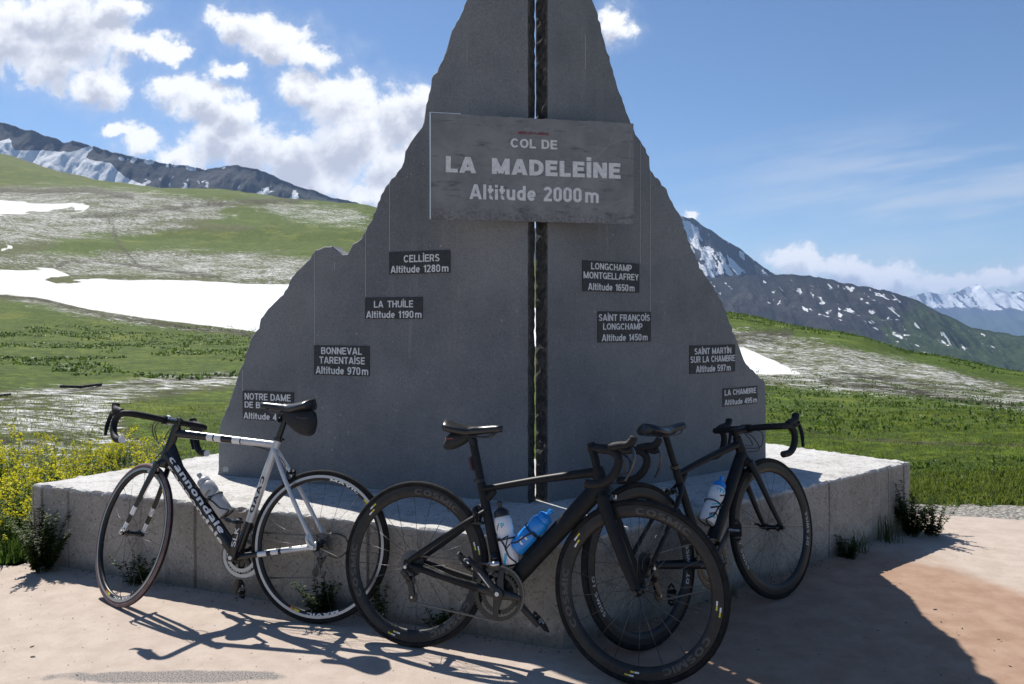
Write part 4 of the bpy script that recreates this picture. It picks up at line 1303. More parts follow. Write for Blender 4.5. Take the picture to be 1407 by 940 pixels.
def build_bike(name, label, P):
    root = tag(empty(name), label, 'bicycle', 'road bikes leaning on the plinth')
    V = Vector
    rear = V((0, 0, RW)); fx = P['base']; front = V((fx, 0, RW))
    bb = V((P['cs'], 0, .268))
    ha = R(73); axd = V((-math.cos(ha), 0, math.sin(ha))); perp = V((math.sin(ha), 0, math.cos(ha)))
    ax0 = front - perp * .045
    crown = ax0 + axd * .372; h0 = ax0 + axd * .385; h1 = ax0 + axd * (.385 + P['head'])
    sa = R(P.get('seat_ang', 73.5)); sd = V((-math.cos(sa), 0, math.sin(sa)))
    sc = bb + sd * P['seat_len']
    steerM = Matrix.Translation(ax0) @ Matrix.Rotation(P['steer'], 4, axd) @ Matrix.Translation(-ax0)
    fm, fm2 = P['frame'], P.get('frame2', P['frame'])
    Y = V((0, 1, 0))
    # ---- frame
    mb = MB(); style = P['style']
    mats = P['mats']
    if style == 'alloy':
        mb.tube([h0 - axd * .004, h0 + axd * .02, h1 - axd * .02, h1 + axd * .004], [.024, .022, .021, .022], 16, 0)
        a, b = h1 - axd * .030, sc - sd * .012
        dn = h0 + axd * .030
        seg = [(0, .34, 0), (.34, .352, 1), (.352, .40, 2), (.40, .412, 0), (.412, .47, 2), (.47, .482, 0), (.482, .53, 2), (.53, .545, 0), (.545, 1, 1)]
        for (s0, s1, mi) in [(0, .335, 0), (.335, .395, 2), (.395, .41, 0), (.41, .475, 2), (.475, .585, 0), (.585, .66, 2), (.66, .672, 0), (.672, 1.0, 1)]:
            def rr(s): return (.0205 - .005 * s, .0175 - .003 * s)
            mb.tube([a.lerp(b, s0), a.lerp(b, s1)], [rr(s0), rr(s1)], 18, mi, ref=(0, 0, 1), cap=False)
        mb.tube([dn, dn.lerp(bb, .5), bb], [(.030, .024), (.031, .026), (.029, .027)], 20, 0, ref=perp)
        # gusset behind the head tube
        mb.tube([h0 + axd * .05 + V((.002, 0, 0)), dn.lerp(bb, .16)], [(.046, .018), (.031, .0235)], 18, 0, ref=perp)
        for (s0, s1, mi) in [(0, .30, 0), (.30, 1.0, 1)]:
            mb.tube([bb.lerp(sc, s0), bb.lerp(sc, s1)], [(.019, .019 if s0 else .024)] * 1 + [(.0185, .0175)], 16, mi, ref=perp, cap=False)
        mb.tube([sc - sd * .03, sc + sd * .018], [.0185, .0185], 16, 1)
        for s in (1, -1):
            st0 = sc - sd * .03 + Y * s * .012; st1 = rear + V((-.002, s * .064, .012))
            mb.tube(bezier([st0, st0.lerp(st1, .35) + Y * s * .016, st0.lerp(st1, .75) + Y * s * .012, st1], 5), [(.010, .008)] * 15 + [(.008, .007)], 10, 1, ref=perp)
            c0 = bb + Y * s * .030 + V((-.02, 0, 0)); c1 = rear + V((.006, s * .064, -.002))
            for (s0, s1, mi) in [(0, .28, 0), (.28, .40, 2), (.40, .46, 0), (.46, .56, 2), (.56, .60, 0), (.60, 1, 1)]:
                mb.tube([c0.lerp(c1, s0), c0.lerp(c1, s1)], [(.0125 - .003 * s0, .010), (.0125 - .003 * s1, .010)], 10, mi, ref=(0, 0, 1), cap=False)
            mb.box(rear + V((.0, s * .066, .003)), (.034, .006, .030), 1, bev=.002)
        mb.lathe([(.001, .036), (.021, .036), (.023, .033), (.023, -.033), (.021, -.036), (.001, -.036)], bb, seg=24)
    else:
        dp = P['dt']
        mb.tube([h0 - axd * .006, h0 + axd * .03, h1 - axd * .02, h1 + axd * .003], [(.034, .024), (.031, .021), (.027, .020), (.024, .020)], 18, 0, ref=(1, 0, 0))
        a, b = h1 - axd * P.get('tt_drop', .028), sc - sd * P.get('tt_join', .02)
        mb.tube(bezier([a, a.lerp(b, .5) + V((0, 0, P.get('tt_bow', .004))), b], 8), [(.019 - .007 * i / 16, .018 - .002 * i / 16) for i in range(17)], 18, 0, ref=(0, 0, 1))
        # sloped web where the top tube meets the seat tube
        mb.tube([sc - sd * .065 + V((.0, 0, 0)), sc - sd * .022 + V((.055, 0, 0))], [(.020, .012), (.013, .012)], 12, 0, ref=perp)
        dn = h0 + axd * .026
        mb.tube([dn, dn.lerp(bb, .06), dn.lerp(bb, .5), bb], [(dp * .9, .022), (dp, .024), (dp, .026), (dp * .95, .030)], 22, 0, ref=perp)
        mb.tube([bb, bb.lerp(sc, .3), bb.lerp(sc, .85), sc], [(.026, .024), (.021, .018), (.020, .016), (.019, .016)], 18, 0, ref=(1, 0, 0))
        for s in (1, -1):
            st0 = sc - sd * P['stay_drop'] + Y * s * .010; st1 = rear + V((.004, s * .064, .014))
            mb.tube(bezier([st0, st0.lerp(st1, .25) + Y * s * .020, st0.lerp(st1, .75) + Y * s * .012, st1], 6), [(.011, .007)] * 18 + [(.009, .006)], 10, 0, ref=perp)
            c0 = bb + Y * s * .032 + V((-.015, 0, 0)); c1 = rear + V((.004, s * .064, -.003))
            mb.tube(bezier([c0, c0.lerp(c1, .4) + V((0, s * .006, -.002)), c1], 6), [(.021 - .0105 * i / 12, .011 - .003 * i / 12) for i in range(13)], 12, 0, ref=(0, 0, 1))
            mb.box(rear + V((.0, s * .066, .003)), (.036, .006, .032), 0, bev=.003)
        mb.lathe([(.001, .043), (.024, .043), (.027, .038), (.027, -.038), (.024, -.043), (.001, -.043)], bb, seg=24)
    frame = mb.build('frame', mats, root)
    # ---- wheels
    rw, ry = make_wheel(root, P['wheel'], True, P.get('spin_r', .1)); rw.location = rear
    fw, fy = make_wheel(root, P['wheel'], False, P.get('spin_f', .2)); fw.matrix_local = steerM @ Matrix.Translation(front)
    # ---- fork
    mb = MB(); fl = P['fork']
    c = crown
    mb.tube([h0 + axd * .002, c + axd * .004, c - axd * .022], [(.026, .024), (.030, .033), (.024, .036)], 16, 0, ref=perp)
    for s in (1, -1):
        t0 = c - axd * .006 + Y * s * .030; t1 = front + Y * s * .050 + V((0, 0, .010))
        q = bezier([t0, t0.lerp(t1, .33) + V((-.004, s * .004, 0)), t0.lerp(t1, .7) + V((-.005, s * .002, 0)), t1], 6)
        for i in range(len(q) - 1):
            f0, f1 = i / (len(q) - 1), (i + 1) / (len(q) - 1)
            mi = 0
            if style == 'alloy' and f0 >= .60: mi = 2 if not (.72 < f0 < .78) else 0
            def rr(f): return (fl[0] + (fl[1] - fl[0]) * f, .0115 - .004 * f)
            mb.tube([q[i], q[i + 1]], [rr(f0), rr(f1)], 12, mi, ref=perp, cap=(i == len(q) - 2))
        mb.box(front + Y * s * .050, (.022, .006, .026), 0, bev=.003)
    mb.build('fork', mats, root, steerM)
    mb = MB()
    mb.tube([front - Y * .062, front + Y * .062], .0055, 12)
    mb.tube([front + Y * .058, front + Y * .068], .010, 14)
    mb.tube([front - Y * .056, front - Y * .066], .009, 14)
    mb.tube(bezier([front + Y * .066, front + V((-.018, .072, .016)), front + V((-.045, .068, .020))], 5), (.007, .003), 8, ref=(0, 0, 1))
    mb.build('front_axle', black if style != 'alloy' else steel, root, steerM)
    mb = MB()
    mb.tube([rear - Y * .074, rear + Y * .074], .0055, 12); mb.tube([rear + Y * .070, rear + Y * .080], .010, 14)
    mb.tube(bezier([rear + Y * .078, rear + V((.020, .083, .022)), rear + V((.026, .080, .052))], 5), (.007, .003), 8, ref=(1, 0, 0))
    mb.build('rear_axle', steel if style == 'alloy' else dark_steel, root)
    # ---- stem and bars
    st = h1 + axd * P['spacers']
    clamp = st + V((P['stem'], 0, P['stem'] * P.get('stem_rise', .1)))
    mb = MB()
    mb.tube([h1, st + axd * .020], .0165, 16)
    mb.tube([st + axd * .001 - V((.012, 0, 0)), st.lerp(clamp, .5), clamp], [(.019, .019), (.0165, .0165), (.019, .021)], 14, ref=(0, 0, 1))
    mb.lathe([(.001, .024), (.0215, .024), (.0215, -.024), (.001, -.024)], clamp, seg=20)
    if style == 'alloy':
        for s in (1, -1):
            mb.box(clamp + V((.012, s * .016, .018)), (.012, .010, .006), 1, bev=.002)
        mb.tube([clamp + V((-.02, 0, .016)), clamp + V((.012, 0, .022))], .006, 8, 1)
    mb.build('stem', [P['bar_m'], steel], root, steerM)
    hb = MB()
    hw, reach, dropd = P.get('bar_w', .205), .078, P.get('drop', .125)
    aero = P.get('aero', False)
    half = {}
    for s in (1, -1):
        ctl = [(0, 0, 0), (0, s * hw * .45, 0.002), (-.004, s * hw * .86, .001), (.016, s * (hw - .002), -.001), (.052, s * hw, -.004), (.080, s * (hw + .003), -.022), (.084, s * (hw + .006), -.055), (.062, s * (hw + .008), -.097), (.020, s * (hw + .009), -dropd), (-.035, s * (hw + .010), -dropd - .004)]
        q = bezier([clamp + V(k) for k in ctl], 7)
        half[s] = q
        n = len(q)
        rad = []
        for i in range(n):
            f = i / (n - 1)
            if f < .10: rad.append((.0155, .0155))
            elif aero and f < .30: rad.append((.0115, .024))
            else: rad.append((.0158, .0158))
        hb.tube(q, rad, 12, 0, ref=None)
        e = q[-1]; hb.tube([e, e + V((-.004, 0, 0))], .0160, 14, 1)
    hbo = hb.build('handlebar', [tape, P.get('plug', black)], root, steerM)
    for s in (1, -1):
        mb = MB()
        o = clamp + V((.058, s * (hw + .001), .004))
        mb.tube(bezier([o + V((-.012, 0, .002)), o + V((.020, 0, .010)), o + V((.055, -s * .003, .016)), o + V((.073, -s * .005, .034)), o + V((.078, -s * .006, .050))], 5),
                [(.016, .016)] * 3 + [(.018, .017)] * 6 + [(.019, .016)] * 6 + [(.019, .015)] * 4 + [(.015, .012), (.009, .008)], 12, ref=(0, 1, 0))
        mb.tube(bezier([o + V((.030, 0, .002)), o + V((.056, 0, -.006)), o + V((.076, 0, .004))], 4), [(.015, .012)] * 9, 10, ref=(0, 1, 0))
        h = mb.build('brake_hood', P.get('hood_m', tape), hbo)
        mb = MB()
        l0 = o + V((.074, 0, .006))
        mb.tube(bezier([l0, l0 + V((.012, s * .004, -.030)), l0 + V((.004, s * .012, -.075)), l0 + V((-.016, s * .020, -.118))], 5), [(.011, .006)] * 6 + [(.0105, .0045)] * 6 + [(.008, .004)] * 4, 10, ref=(0, 1, 0))
        mb.build('brake_lever', [P.get('lever_m', black)], hbo)
    # ---- seat post and saddle
    top = bb + sd * P['saddle_h']
    mb = MB()
    mb.tube([sc - sd * .03, top - sd * .045], P.get('post', (.0142, .0142)), 14, 0, ref=perp)
    mb.tube([sc + sd * .008, sc + sd * .022], .021, 16, 1); mb.box(sc + sd * .015 + V((-.022, 0, 0)), (.014, .018, .011), 1, bev=.002)
    mb.box(top - sd * .040 + V((.004, 0, 0)), (.052, .034, .020), 1, bev=.004)
    mb.build('seat_post', [P['post_m'], gloss_black], root)
    so = top + V((.012, 0, -.016))
    mb = MB(); saddle_mesh(mb, so, P.get('saddle_l', .275), P.get('saddle_w', .068), R(P.get('saddle_tilt', 0)))
    sdl = mb.build('saddle', saddle_m, root, sharp=70)
    mb = MB()
    for s in (1, -1):
        mb.tube(bezier([so + V((.115, s * .010, -.010)), so + V((.075, s * .020, -.034)), so + V((.0, s * .022, -.036)), so + V((-.05, s * .024, -.030)), so + V((-.105, s * .034, -.002))], 5), .0035, 8)
    mb.build('saddle_rail', P.get('rail_m', dark_steel), sdl)
    # ---- drivetrain (right side, -y)
    yc = -.044
    cr = empty('crankset', bb, root)
    ang = P['crank']
    mb = MB()
    for (r0, r1, yq, th) in ((.088, .1045, yc, .0022), (.062, .076, yc + .007, .002)):
        prof = [(r0, th), (r1, th), (r1 + .002, 0), (r1, -th), (r0, -th)]
        mb.lathe(prof, (0, yq, 0), seg=72, closed=True)
        nt = 50 if r1 > .09 else 34
        for i in range(nt):
            a = 2 * math.pi * i / nt
            mb.box((math.cos(a) * (r1 + .003), yq, math.sin(a) * (r1 + .003)), (.006, .002, .0055), 0, Matrix.Rotation(-a, 3, 'Y'))
    mb.build('chainring', P.get('ring_m', gloss_black), cr)
    mb = MB()
    for k in range(4):
        a = ang + R((38, 128, 218, 308)[k])
        mb.tube([V((math.cos(a) * .012, yc - .004, math.sin(a) * .012)), V((math.cos(a) * .060, yc - .005, math.sin(a) * .060)), V((math.cos(a) * .094, yc - .003, math.sin(a) * .094))], [(.021, .006), (.013, .005), (.011, .004)], 12, ref=(-math.sin(a), 0, math.cos(a)))
    mb.lathe([(.001, .004), (.024, .004), (.024, -.016), (.017, -.018), (.001, -.018)], (0, yc - .004, 0), seg=24)
    mb.tube([(0, -.06, 0), (0, .06, 0)], .012, 14)
    mb.build('spider', P.get('crank_m', black), cr)
    for (s, a) in ((-1, ang), (1, ang + math.pi)):
        d = V((math.cos(a), 0, math.sin(a)))
        y0 = s * .056; y1 = s * .068
        mb = MB()
        mb.tube([d * -.016 + Y * y0, d * .02 + Y * y0, d * .10 + Y * (y0 + s * .004), d * .160 + Y * y1, d * .184 + Y * y1], [(.017, .008), (.019, .009), (.0145, .0075), (.013, .007), (.011, .006)], 14, 0, ref=(-d.z, 0, d.x))
        mb.lathe([(.001, .002), (.008, .002), (.010, 0), (.010, -.004)], Y * (y0 + s * .009), ax=(0, s, 0), seg=16, mi=1)
        ca = mb.build('crank_arm', [P.get('crank_m', black), steel], cr)
        pe = d * .172
        mb = MB()
        mb.tube([pe + Y * y1, pe + Y * (y1 + s * .020)], .008, 10, 1); mb.tube([pe + Y * (y1 + s * .018), pe + Y * (y1 + s * .066)], [(.010), (.009)], 10, 1)
        tl = R(P['pedal_tilt'][0 if s < 0 else 1] if isinstance(P.get('pedal_tilt'), tuple) else P.get('pedal_tilt', 60)); Mx = Matrix.Rotation(-tl, 3, 'Y')
        cc = pe + Y * (y1 + s * .046)
        mb.box(cc + Mx @ V((.002, 0, 0)), (.056, .050, .013), 0, Mx, bev=.004)
        mb.tube([cc + Mx @ V((.030, -.018, 0)), cc + Mx @ V((.050, 0, .002)), cc + Mx @ V((.030, .018, 0))], .005, 8, 0)
        mb.tube([cc + Mx @ V((-.032, -.018, 0)), cc + Mx @ V((-.040, 0, .004)), cc + Mx @ V((-.032, .018, 0))], .006, 8, 0)
        pd = mb.build('pedal', [black, steel], cr)
        if P.get('plain_pedal'): continue
        mb = MB(); mb.box(cc + Mx @ V((.004, 0, .0072)), (.026, .014, .0006), 0, Mx); mb.box(cc + Mx @ V((.004, 0, -.0072)), (.026, .014, .0006), 0, Mx)
        q = mb.build('pedal_sticker', white_print, cr); sp(q, 'white sticker on the pedal body')
        if P.get('arm_text') and s == P['arm_side']:
            on_tube(cr, d * .02 + Y * y0, d * .16 + Y * (y1 - s * .002), .0150, .0078, P['arm_text'], .15, .017, .22, .86, 0.0, s, white_print, 'lettering', rev=P.get('arm_rev', False))
        elif P.get('arm_line') and s == P['arm_side']:
            mb = MB(); nrm = V((-d.z, 0, d.x))
            mb.tube([d * .04 + nrm * .006 + Y * (y0 + s * .0090), d * .12 + nrm * .004 + Y * (y0 + s * .0125)], [(.0022, .0004)] * 2, 6, ref=nrm); mb.build('arm_stripe', white_print, cr)
    # cassette
    mb = MB()
    for i in range(9):
        r = .026 + .0035 * i; y = -.050 + .0032 * i
        mb.lathe([(.012, .0009), (r, .0009), (r, -.0009), (.012, -.0009)], (0, y, 0), seg=30, closed=True, smooth=False)
    co = mb.build('cassette', P.get('cass_m', dark_steel), root); co.location = rear
    # rear derailleur and chain
    jo = rear + V((.012, -.052, -.066)); lo = rear + V((P.get('cage_x', .030), -.052, -.128))
    mb = MB()
    mb.tube([rear + V((-.004, -.066, -.012)), rear + V((-.010, -.074, -.030)), rear + V((.004, -.066, -.052)), jo], [(.010, .007), (.014, .011), (.013, .010), (.010, .008)], 10, 0, ref=(1, 0, 0))
    mb.box(rear + V((-.004, -.076, -.034)), (.034, .016, .022), 0, Matrix.Rotation(R(35), 3, 'Y'), bev=.004)
    for j in (jo, lo):
        mb.lathe([(.004, .003), (.0205, .0025), (.0205, -.0025), (.004, -.003)], j, seg=22, closed=True)
    for yo in (-.0055, .0055):
        mb.tube([jo + Y * yo, lo + Y * yo], [(.012, .0012)] * 2, 8, 0, ref=(1, 0, 0))
    mb.tube([rear + V((-.004, -.068, -.010)), rear + V((-.004, -.078, -.010))], .007, 10, 1); mb.tube([lo + Y * -.004, lo + Y * -.012], .005, 8, 1)
    mb.build('rear_derailleur', [P.get('rd_m', gloss_black), steel], root)
    rc = .036
    pts = []
    for i in range(17):                       # round the chainring front
        a = R(88 - 176 * i / 16); pts.append(bb + V((math.cos(a) * .1065, yc, math.sin(a) * .1065)))
    pts += [bb + V((-.0, yc, -.1065)), lo + V((-.002, .004, -.021))]
    pts += [lo + V((-.018, .004, -.008)), lo + V((-.020, .004, .010)), jo + V((.014, .004, -.02)), jo + V((.021, .004, .002)), jo + V((.014, .004, .016))]
    for i in range(9):
        a = R(-60 - 150 * i / 8 - 0); pts.append(rear + V((math.cos(R(290 - 200 * i / 8)) * rc, -.038, math.sin(R(290 - 200 * i / 8)) * rc)))
    pts.append(pts[0])
    # links
    dense = []
    for a, b in zip(pts[:-1], pts[1:]):
        L = (b - a).length; k = max(1, round(L / .0127))
        dense += [a.lerp(b, i / k) for i in range(k)]
    mb = MB()
    for i in range(len(dense) - 1):
        p, q = dense[i], dense[i + 1]
        w = .0032 if i % 2 else .0022
        for yo in (-w, w):
            mb.tube([p + Y * yo, p.lerp(q, .5) + Y * yo, q + Y * yo], [(.0040, .0005), (.0026, .0005), (.0040, .0005)], 6, ref=(q - p).cross(Y), smooth=False)
    mb.build('chain', P.get('chain_m', mat('chain_steel', (.13, .125, .12), .4, .9)), root, fix=False)
    # front mech
    mb = MB(); fmc = bb + V((-.030, -.046, .108))
    mb.box(fmc, (.052, .014, .022), 1, Matrix.Rotation(R(-12), 3, 'Y'), bev=.004); mb.box(fmc + V((-.004, .012, .024)), (.026, .020, .028), 0, bev=.005)
    mb.tube([fmc + V((0, .012, .03)), bb + sd * .165], .006, 8)
    mb.build('front_derailleur', [gloss_black, steel], root)
    # ---- brakes
    def caliper(c, fwd, M=None):
        mb = MB()
        mb.box(c + fwd * .022, (.020, .030, .022), 0, bev=.005)
        for s in (1, -1):
            mb.tube(bezier([c + fwd * .024 + V((0, -s * .012, .010)), c + fwd * .026 + V((0, s * .026, .004)), c + fwd * .022 + V((0, s * .032, -.022)), c + fwd * .016 + V((0, s * .020, -.040))], 4), [(.008, .006)] * 13, 8, ref=fwd)
            mb.box(c + fwd * .010 + V((0, s * .017, -.042)), (.048, .008, .012), 0, bev=.003)
        mb.tube([c + fwd * .030, c + fwd * .042], .006, 8, 1); mb.tube([c + fwd * .034 + V((0, .034, -.004)), c + fwd * .034 + V((0, .034, .012))], .005, 8, 1)
        return mb.build('brake_caliper', [P.get('cal_m', gloss_black), steel], root, M)
    caliper(crown - axd * .012, V((1, 0, 0)), steerM)
    bs = sc - sd * P.get('stay_drop', .03)
    tq = (bs - rear).normalized()
    caliper(rear + tq * .362, V((.2, 0, .98)).cross(Y).normalized() * -1 if False else (Y.cross(tq)).normalized() * (1 if (Y.cross(tq)).x < 0 else -1))
    # ---- cables
    def cable(pts, r=.0024, M=None, name='cable'):
        mb = MB(); mb.tube(bezier(pts, 8), r, 7); return mb.build(name, cable_m, root, M)
    cable([clamp + V((.004, .05, -.008)), clamp + V((.050, .045, -.030)), clamp + V((.060, .02, -.085)), h0 + axd * .06 + V((.040, .006, 0)), crown + V((.032, .030, .012))], M=steerM)
    cable([clamp + V((.004, -.05, -.008)), clamp + V((.055, -.05, -.035)), clamp + V((.052, -.03, -.095)), h0 + axd * .05 + V((.012, -.024, 0))], M=steerM)
    cable([clamp + V((.006, .04, -.010)), clamp + V((.070, .02, -.045)), clamp + V((.064, -.01, -.11)), h0 + axd * .03 + V((.02, .022, 0))], M=steerM)
    if style == 'alloy':
        cable([sc.lerp(h1, .22) + V((0, 0, -.034)), sc + V((.03, .0, -.040)), sc + V((-.03, .006, -.075)), rear + tq * .38 + V((-.012, .02, .02))], .0022)
        cable([rear + V((.05, -.066, -.004)), rear + V((-.010, -.075, .045)), rear + V((-.085, -.078, .035)), rear + V((-.105, -.078, -.020)), rear + V((-.060, -.078, -.060)), rear + V((-.012, -.076, -.050))], .0026)
    # ---- bottle cages
    for (p0, p1, dist, side) in P['cages']:
        a, b = {'dt': (bb, dn), 'st': (bb, sc)}[p0]
        d = (b - a).normalized(); nrm = V((-d.z, 0, d.x)) if p0 == 'dt' else V((d.z, 0, -d.x))
        if p0 == 'dt' and nrm.z < 0: nrm = -nrm
        if p0 == 'st' and nrm.x < 0: nrm = -nrm
        off = (P['dt'] if p0 == 'dt' else .021) + .0015
        base = a + d * dist + nrm * off
        mb = MB(); Rb = .0385
        mb.tube([base + nrm * .002, base + d * .10 + nrm * .002], [(.012, .003)] * 2, 8, ref=Y)
        ctr = base + nrm * Rb
        for s in (1, -1):
            mb.tube(bezier([base + d * .09 + Y * s * .008, base + d * .105 + Y * s * Rb * .95 + nrm * Rb * .55, base + d * .075 + Y * s * Rb + nrm * Rb, base + d * .03 + Y * s * Rb * .95 + nrm * Rb * 1.25, base + d * -.004 + Y * s * .020 + nrm * Rb * 1.75, base + d * -.006 + Y * s * .010 + nrm * .02, base + d * .01 + Y * s * .006], 6), .0033, 8)
        mb.tube([ctr + V((0, 0, 0)) + d * .098 + (nrm * math.cos(q) + Y * math.sin(q)) * (Rb + .001) for q in [R(40 + 280 * i / 20 - 180 + 0) for i in range(21)]], .003, 8)
        mb.build('bottle_cage', P.get('cage_m', black), root)
        P.setdefault('bottles', []).append((ctr, d, nrm))
    # ---- place it: rear contact, heading, lean; then settle the front tyre on the ground
    W = Matrix.Translation((P['at'][0], P['at'][1], 0.0)) @ Matrix.Rotation(P['heading'], 4, 'Z') @ Matrix.Rotation(P['lean'], 4, 'X')
    def lowest(Mw, c0, tilt):
        c = Mw @ c0; n = (Mw.to_3x3() @ tilt).normalized()
        return c.z - .3252 * math.sqrt(max(0, 1 - n.z ** 2)) - .0128
    pitch = 0.0
    for _ in range(8):
        M = W @ Matrix.Rotation(pitch, 4, 'Y')
        lo_r = lowest(M, rear, Y)
        lo_f = lowest(M @ steerM, front, Y) if False else lowest(M, steerM @ front, steerM.to_3x3() @ Y)
        pitch += (lo_f - lo_r) / fx
    M = Matrix.Translation((0, 0, -lo_r + .0005)) @ W @ Matrix.Rotation(pitch, 4, 'Y')
    root.matrix_world = M
    P.update(root=root, rear=rear, front=front, bb=bb, sc=sc, sd=sd, h0=h0, h1=h1, dn=dn, top=top, so=so, rw=rw, fw=fw, ry=ry, fy=fy, M=M, perp=perp, axd=axd, clamp=clamp, crown=crown)
    return P

def bottle(P, i, name, label, mats, L=.185, r=.0365, cap='push', shoulder=.62, marks=None, view=-1):
    ctr, d, nrm = P['bottles'][i]
    Y = Vector((0, 1, 0))
    b0 = ctr - d * .002
    root = tag(empty(name), label, 'water bottle', 'bottles in the cages of the bikes')
    M3 = Matrix((nrm, Y if nrm.cross(Y).dot(d) > 0 else -Y, d)).transposed()
    root.matrix_world = P['M'] @ (Matrix.Translation(b0) @ M3.to_4x4())
    mb = MB()
    prof = [(.001, .0), (r - .004, .0), (r, .005), (r, L * .50), (r - .0035, L * .55), (r - .0035, L * .61), (r, L * .66), (r, L * .82), (r - .004, L * .90), (.027, L * .93), (.027, L * .97), (.001, L * .97)]
    mb.lathe(prof, ax=(0, 0, 1), seg=36)
    mb.build('bottle_body', mats[0], root)
    mb = MB()
    mb.lathe([(.028, L * .925), (.0305, L * .93), (.0305, L * 1.01), (.026, L * 1.05), (.012, L * 1.09), (.011, L * 1.10), (.001, L * 1.10)], ax=(0, 0, 1), seg=30)
    mb.build('cap', mats[1], root)
    mb = MB(); mb.lathe([(.0095, L * 1.08), (.0095, L * 1.16), (.011, L * 1.17), (.011, L * 1.21), (.007, L * 1.23), (.001, L * 1.23)], ax=(0, 0, 1), seg=18)
    mb.build('nozzle', mats[2], root)
    ca_ = math.pi / 2 * (1 if (M3 @ Vector((0, 1, 0))).y * view > 0 else -1)
    for (kind, a, z, w, h, m) in (marks or []):
        mb = MB(); P2, fs = [], []
        if kind == 'text':
            pass
        if isinstance(kind, list):              # polygon strip list of (angle, height) points as a stroke
            for q in stroke_poly([Vector(p) for p in kind], w):
                b = len(P2)
                P2 += [(q_.x, q_.y) for q_ in q]; fs.append([b, b + 1, b + 2, b + 3])
            Q = [((r + .0007) * math.cos(ca_ + x / r), (r + .0007) * math.sin(ca_ + x / r), y) for x, y in P2]
        else:
            vs, fs, _ = text_shape(kind, .2)
            Q = [((r + .0007) * math.cos(ca_ + a + (x - .5) * w / r), (r + .0007) * math.sin(ca_ + a + (x - .5) * w / r), z + y * h) for x, y in vs]
        mb.add(Q, fs, 0, False)
        mb.build('print', m, root, fix=False)
    return root

def world_pt(P, v): return P['M'] @ v

# --- first: the silver and black bicycle on the left
B1 = build_bike('road_bike', 'silver and black road bike with white lettering and pink sided front tyre', dict(
    base=.992, cs=.405, head=.165, seat_len=.548, saddle_h=.745, steer=R(-27), style='alloy', mats=[gloss_black, alu, white_p], frame=alu, dt=.031,
    wheel=dict(depth=.026, rim=rim_black, tyre=rubber, tyre_rear=rubber, tyre_side=pink_rubber, track=True, spokes=18, spokes_rear=20, hub=gloss_black, spin=0),
    fork=(.0205, .0125), stem=.105, spacers=.024, bar_m=gloss_black, bar_w=.21, plug=white_print, crank=R(-78), arm_text='SLK', arm_side=1, post_m=gloss_black, cages=[('dt', 0, .190, 1)], crank_m=gloss_black,
    ring_m=mat('ring_silver', (.42, .42, .42), .35, .8), at=(-.884, 3.513), heading=math.atan2(.217, -.968), lean=R(9), spin_r=.05, spin_f=.13, pedal_tilt=(75, 8), arm_rev=False, saddle_tilt=-1.5))
on_tube(B1['root'], B1['dn'], B1['bb'], .0312, .0262, 'cannondale', .19, .027, .10, .86, -.52, 1, white_print, 'lettering')
on_tube(B1['root'], B1['dn'], B1['bb'], .0312, .0262, 'cannondale', .19, .027, .06, .80, .62, 1, white_print, 'lettering')
on_tube(B1['root'], B1['sc'], B1['bb'], .0188, .0182, 'CAAD', .20, .020, .30, .62, 0.0, 1, gloss_black, 'lettering')
for w, y in ((B1['rw'], B1['ry']), (B1['fw'], B1['fy'])):
    for c0 in (112, 262):
        on_rim('MAVIC', .2, .2985, .012, 30, c0, 1, y, white_print, 'rim_lettering', w)
        rim_mark(w, 1, c0 + 22, c0 + 27, .293, .303, y, yellow_print)
        rim_mark(w, 1, c0 + 27.5, c0 + 31, .293, .303, y, mat('orange_print', (.6, .2, .02), .5))

# --- second: the matt black bicycle in the middle
B2 = build_bike('road_bike', 'matt black aero road bike in front with deep rims and two bottles', dict(
    base=.955, cs=.405, head=.092, seat_len=.432, saddle_h=.690, steer=R(-3), style='carbon', mats=[carbon], frame=carbon, dt=.036, stay_drop=.105,
    wheel=dict(depth=.044, rim=rim_carbon, tyre=rubber, tyre_rear=rubber, track=False, spokes=18, spokes_rear=20, blade=True),
    fork=(.027, .016), stem=.085, spacers=.082, stem_rise=.0, bar_m=carbon, bar_w=.20, aero=True, crank=R(137), arm_side=-1, arm_line=True, post_m=carbon, post=(.0185, .0125),
    cages=[('st', 0, .10, 1), ('dt', 0, .165, 1)], at=(-.430, 3.262), heading=math.atan2(-.346, .887), lean=R(-9.5), pedal_tilt=-45, rail_m=black, tt_drop=.014, saddle_l=.265, lever_m=dark_steel))
for w, y in ((B2['rw'], B2['ry']), (B2['fw'], B2['fy'])):
    for c0 in (72, 192, 312):
        on_rim('COSMIC', .2, .2935, .024, 44, c0, -1, y, grey_print, 'rim_lettering', w)
    for c0 in (132, 252, 12) if w is B2['rw'] else (142, 262, 350):
        for k, rr in ((0, .302), (1, .288)):
            rim_mark(w, -1, c0 + k * 4, c0 + k * 4 + 3, rr, rr + .006, y, yellow_print); rim_mark(w, -1, c0 + k * 4 + 3.2, c0 + k * 4 + 6.5, rr, rr + .006, y, white_print)

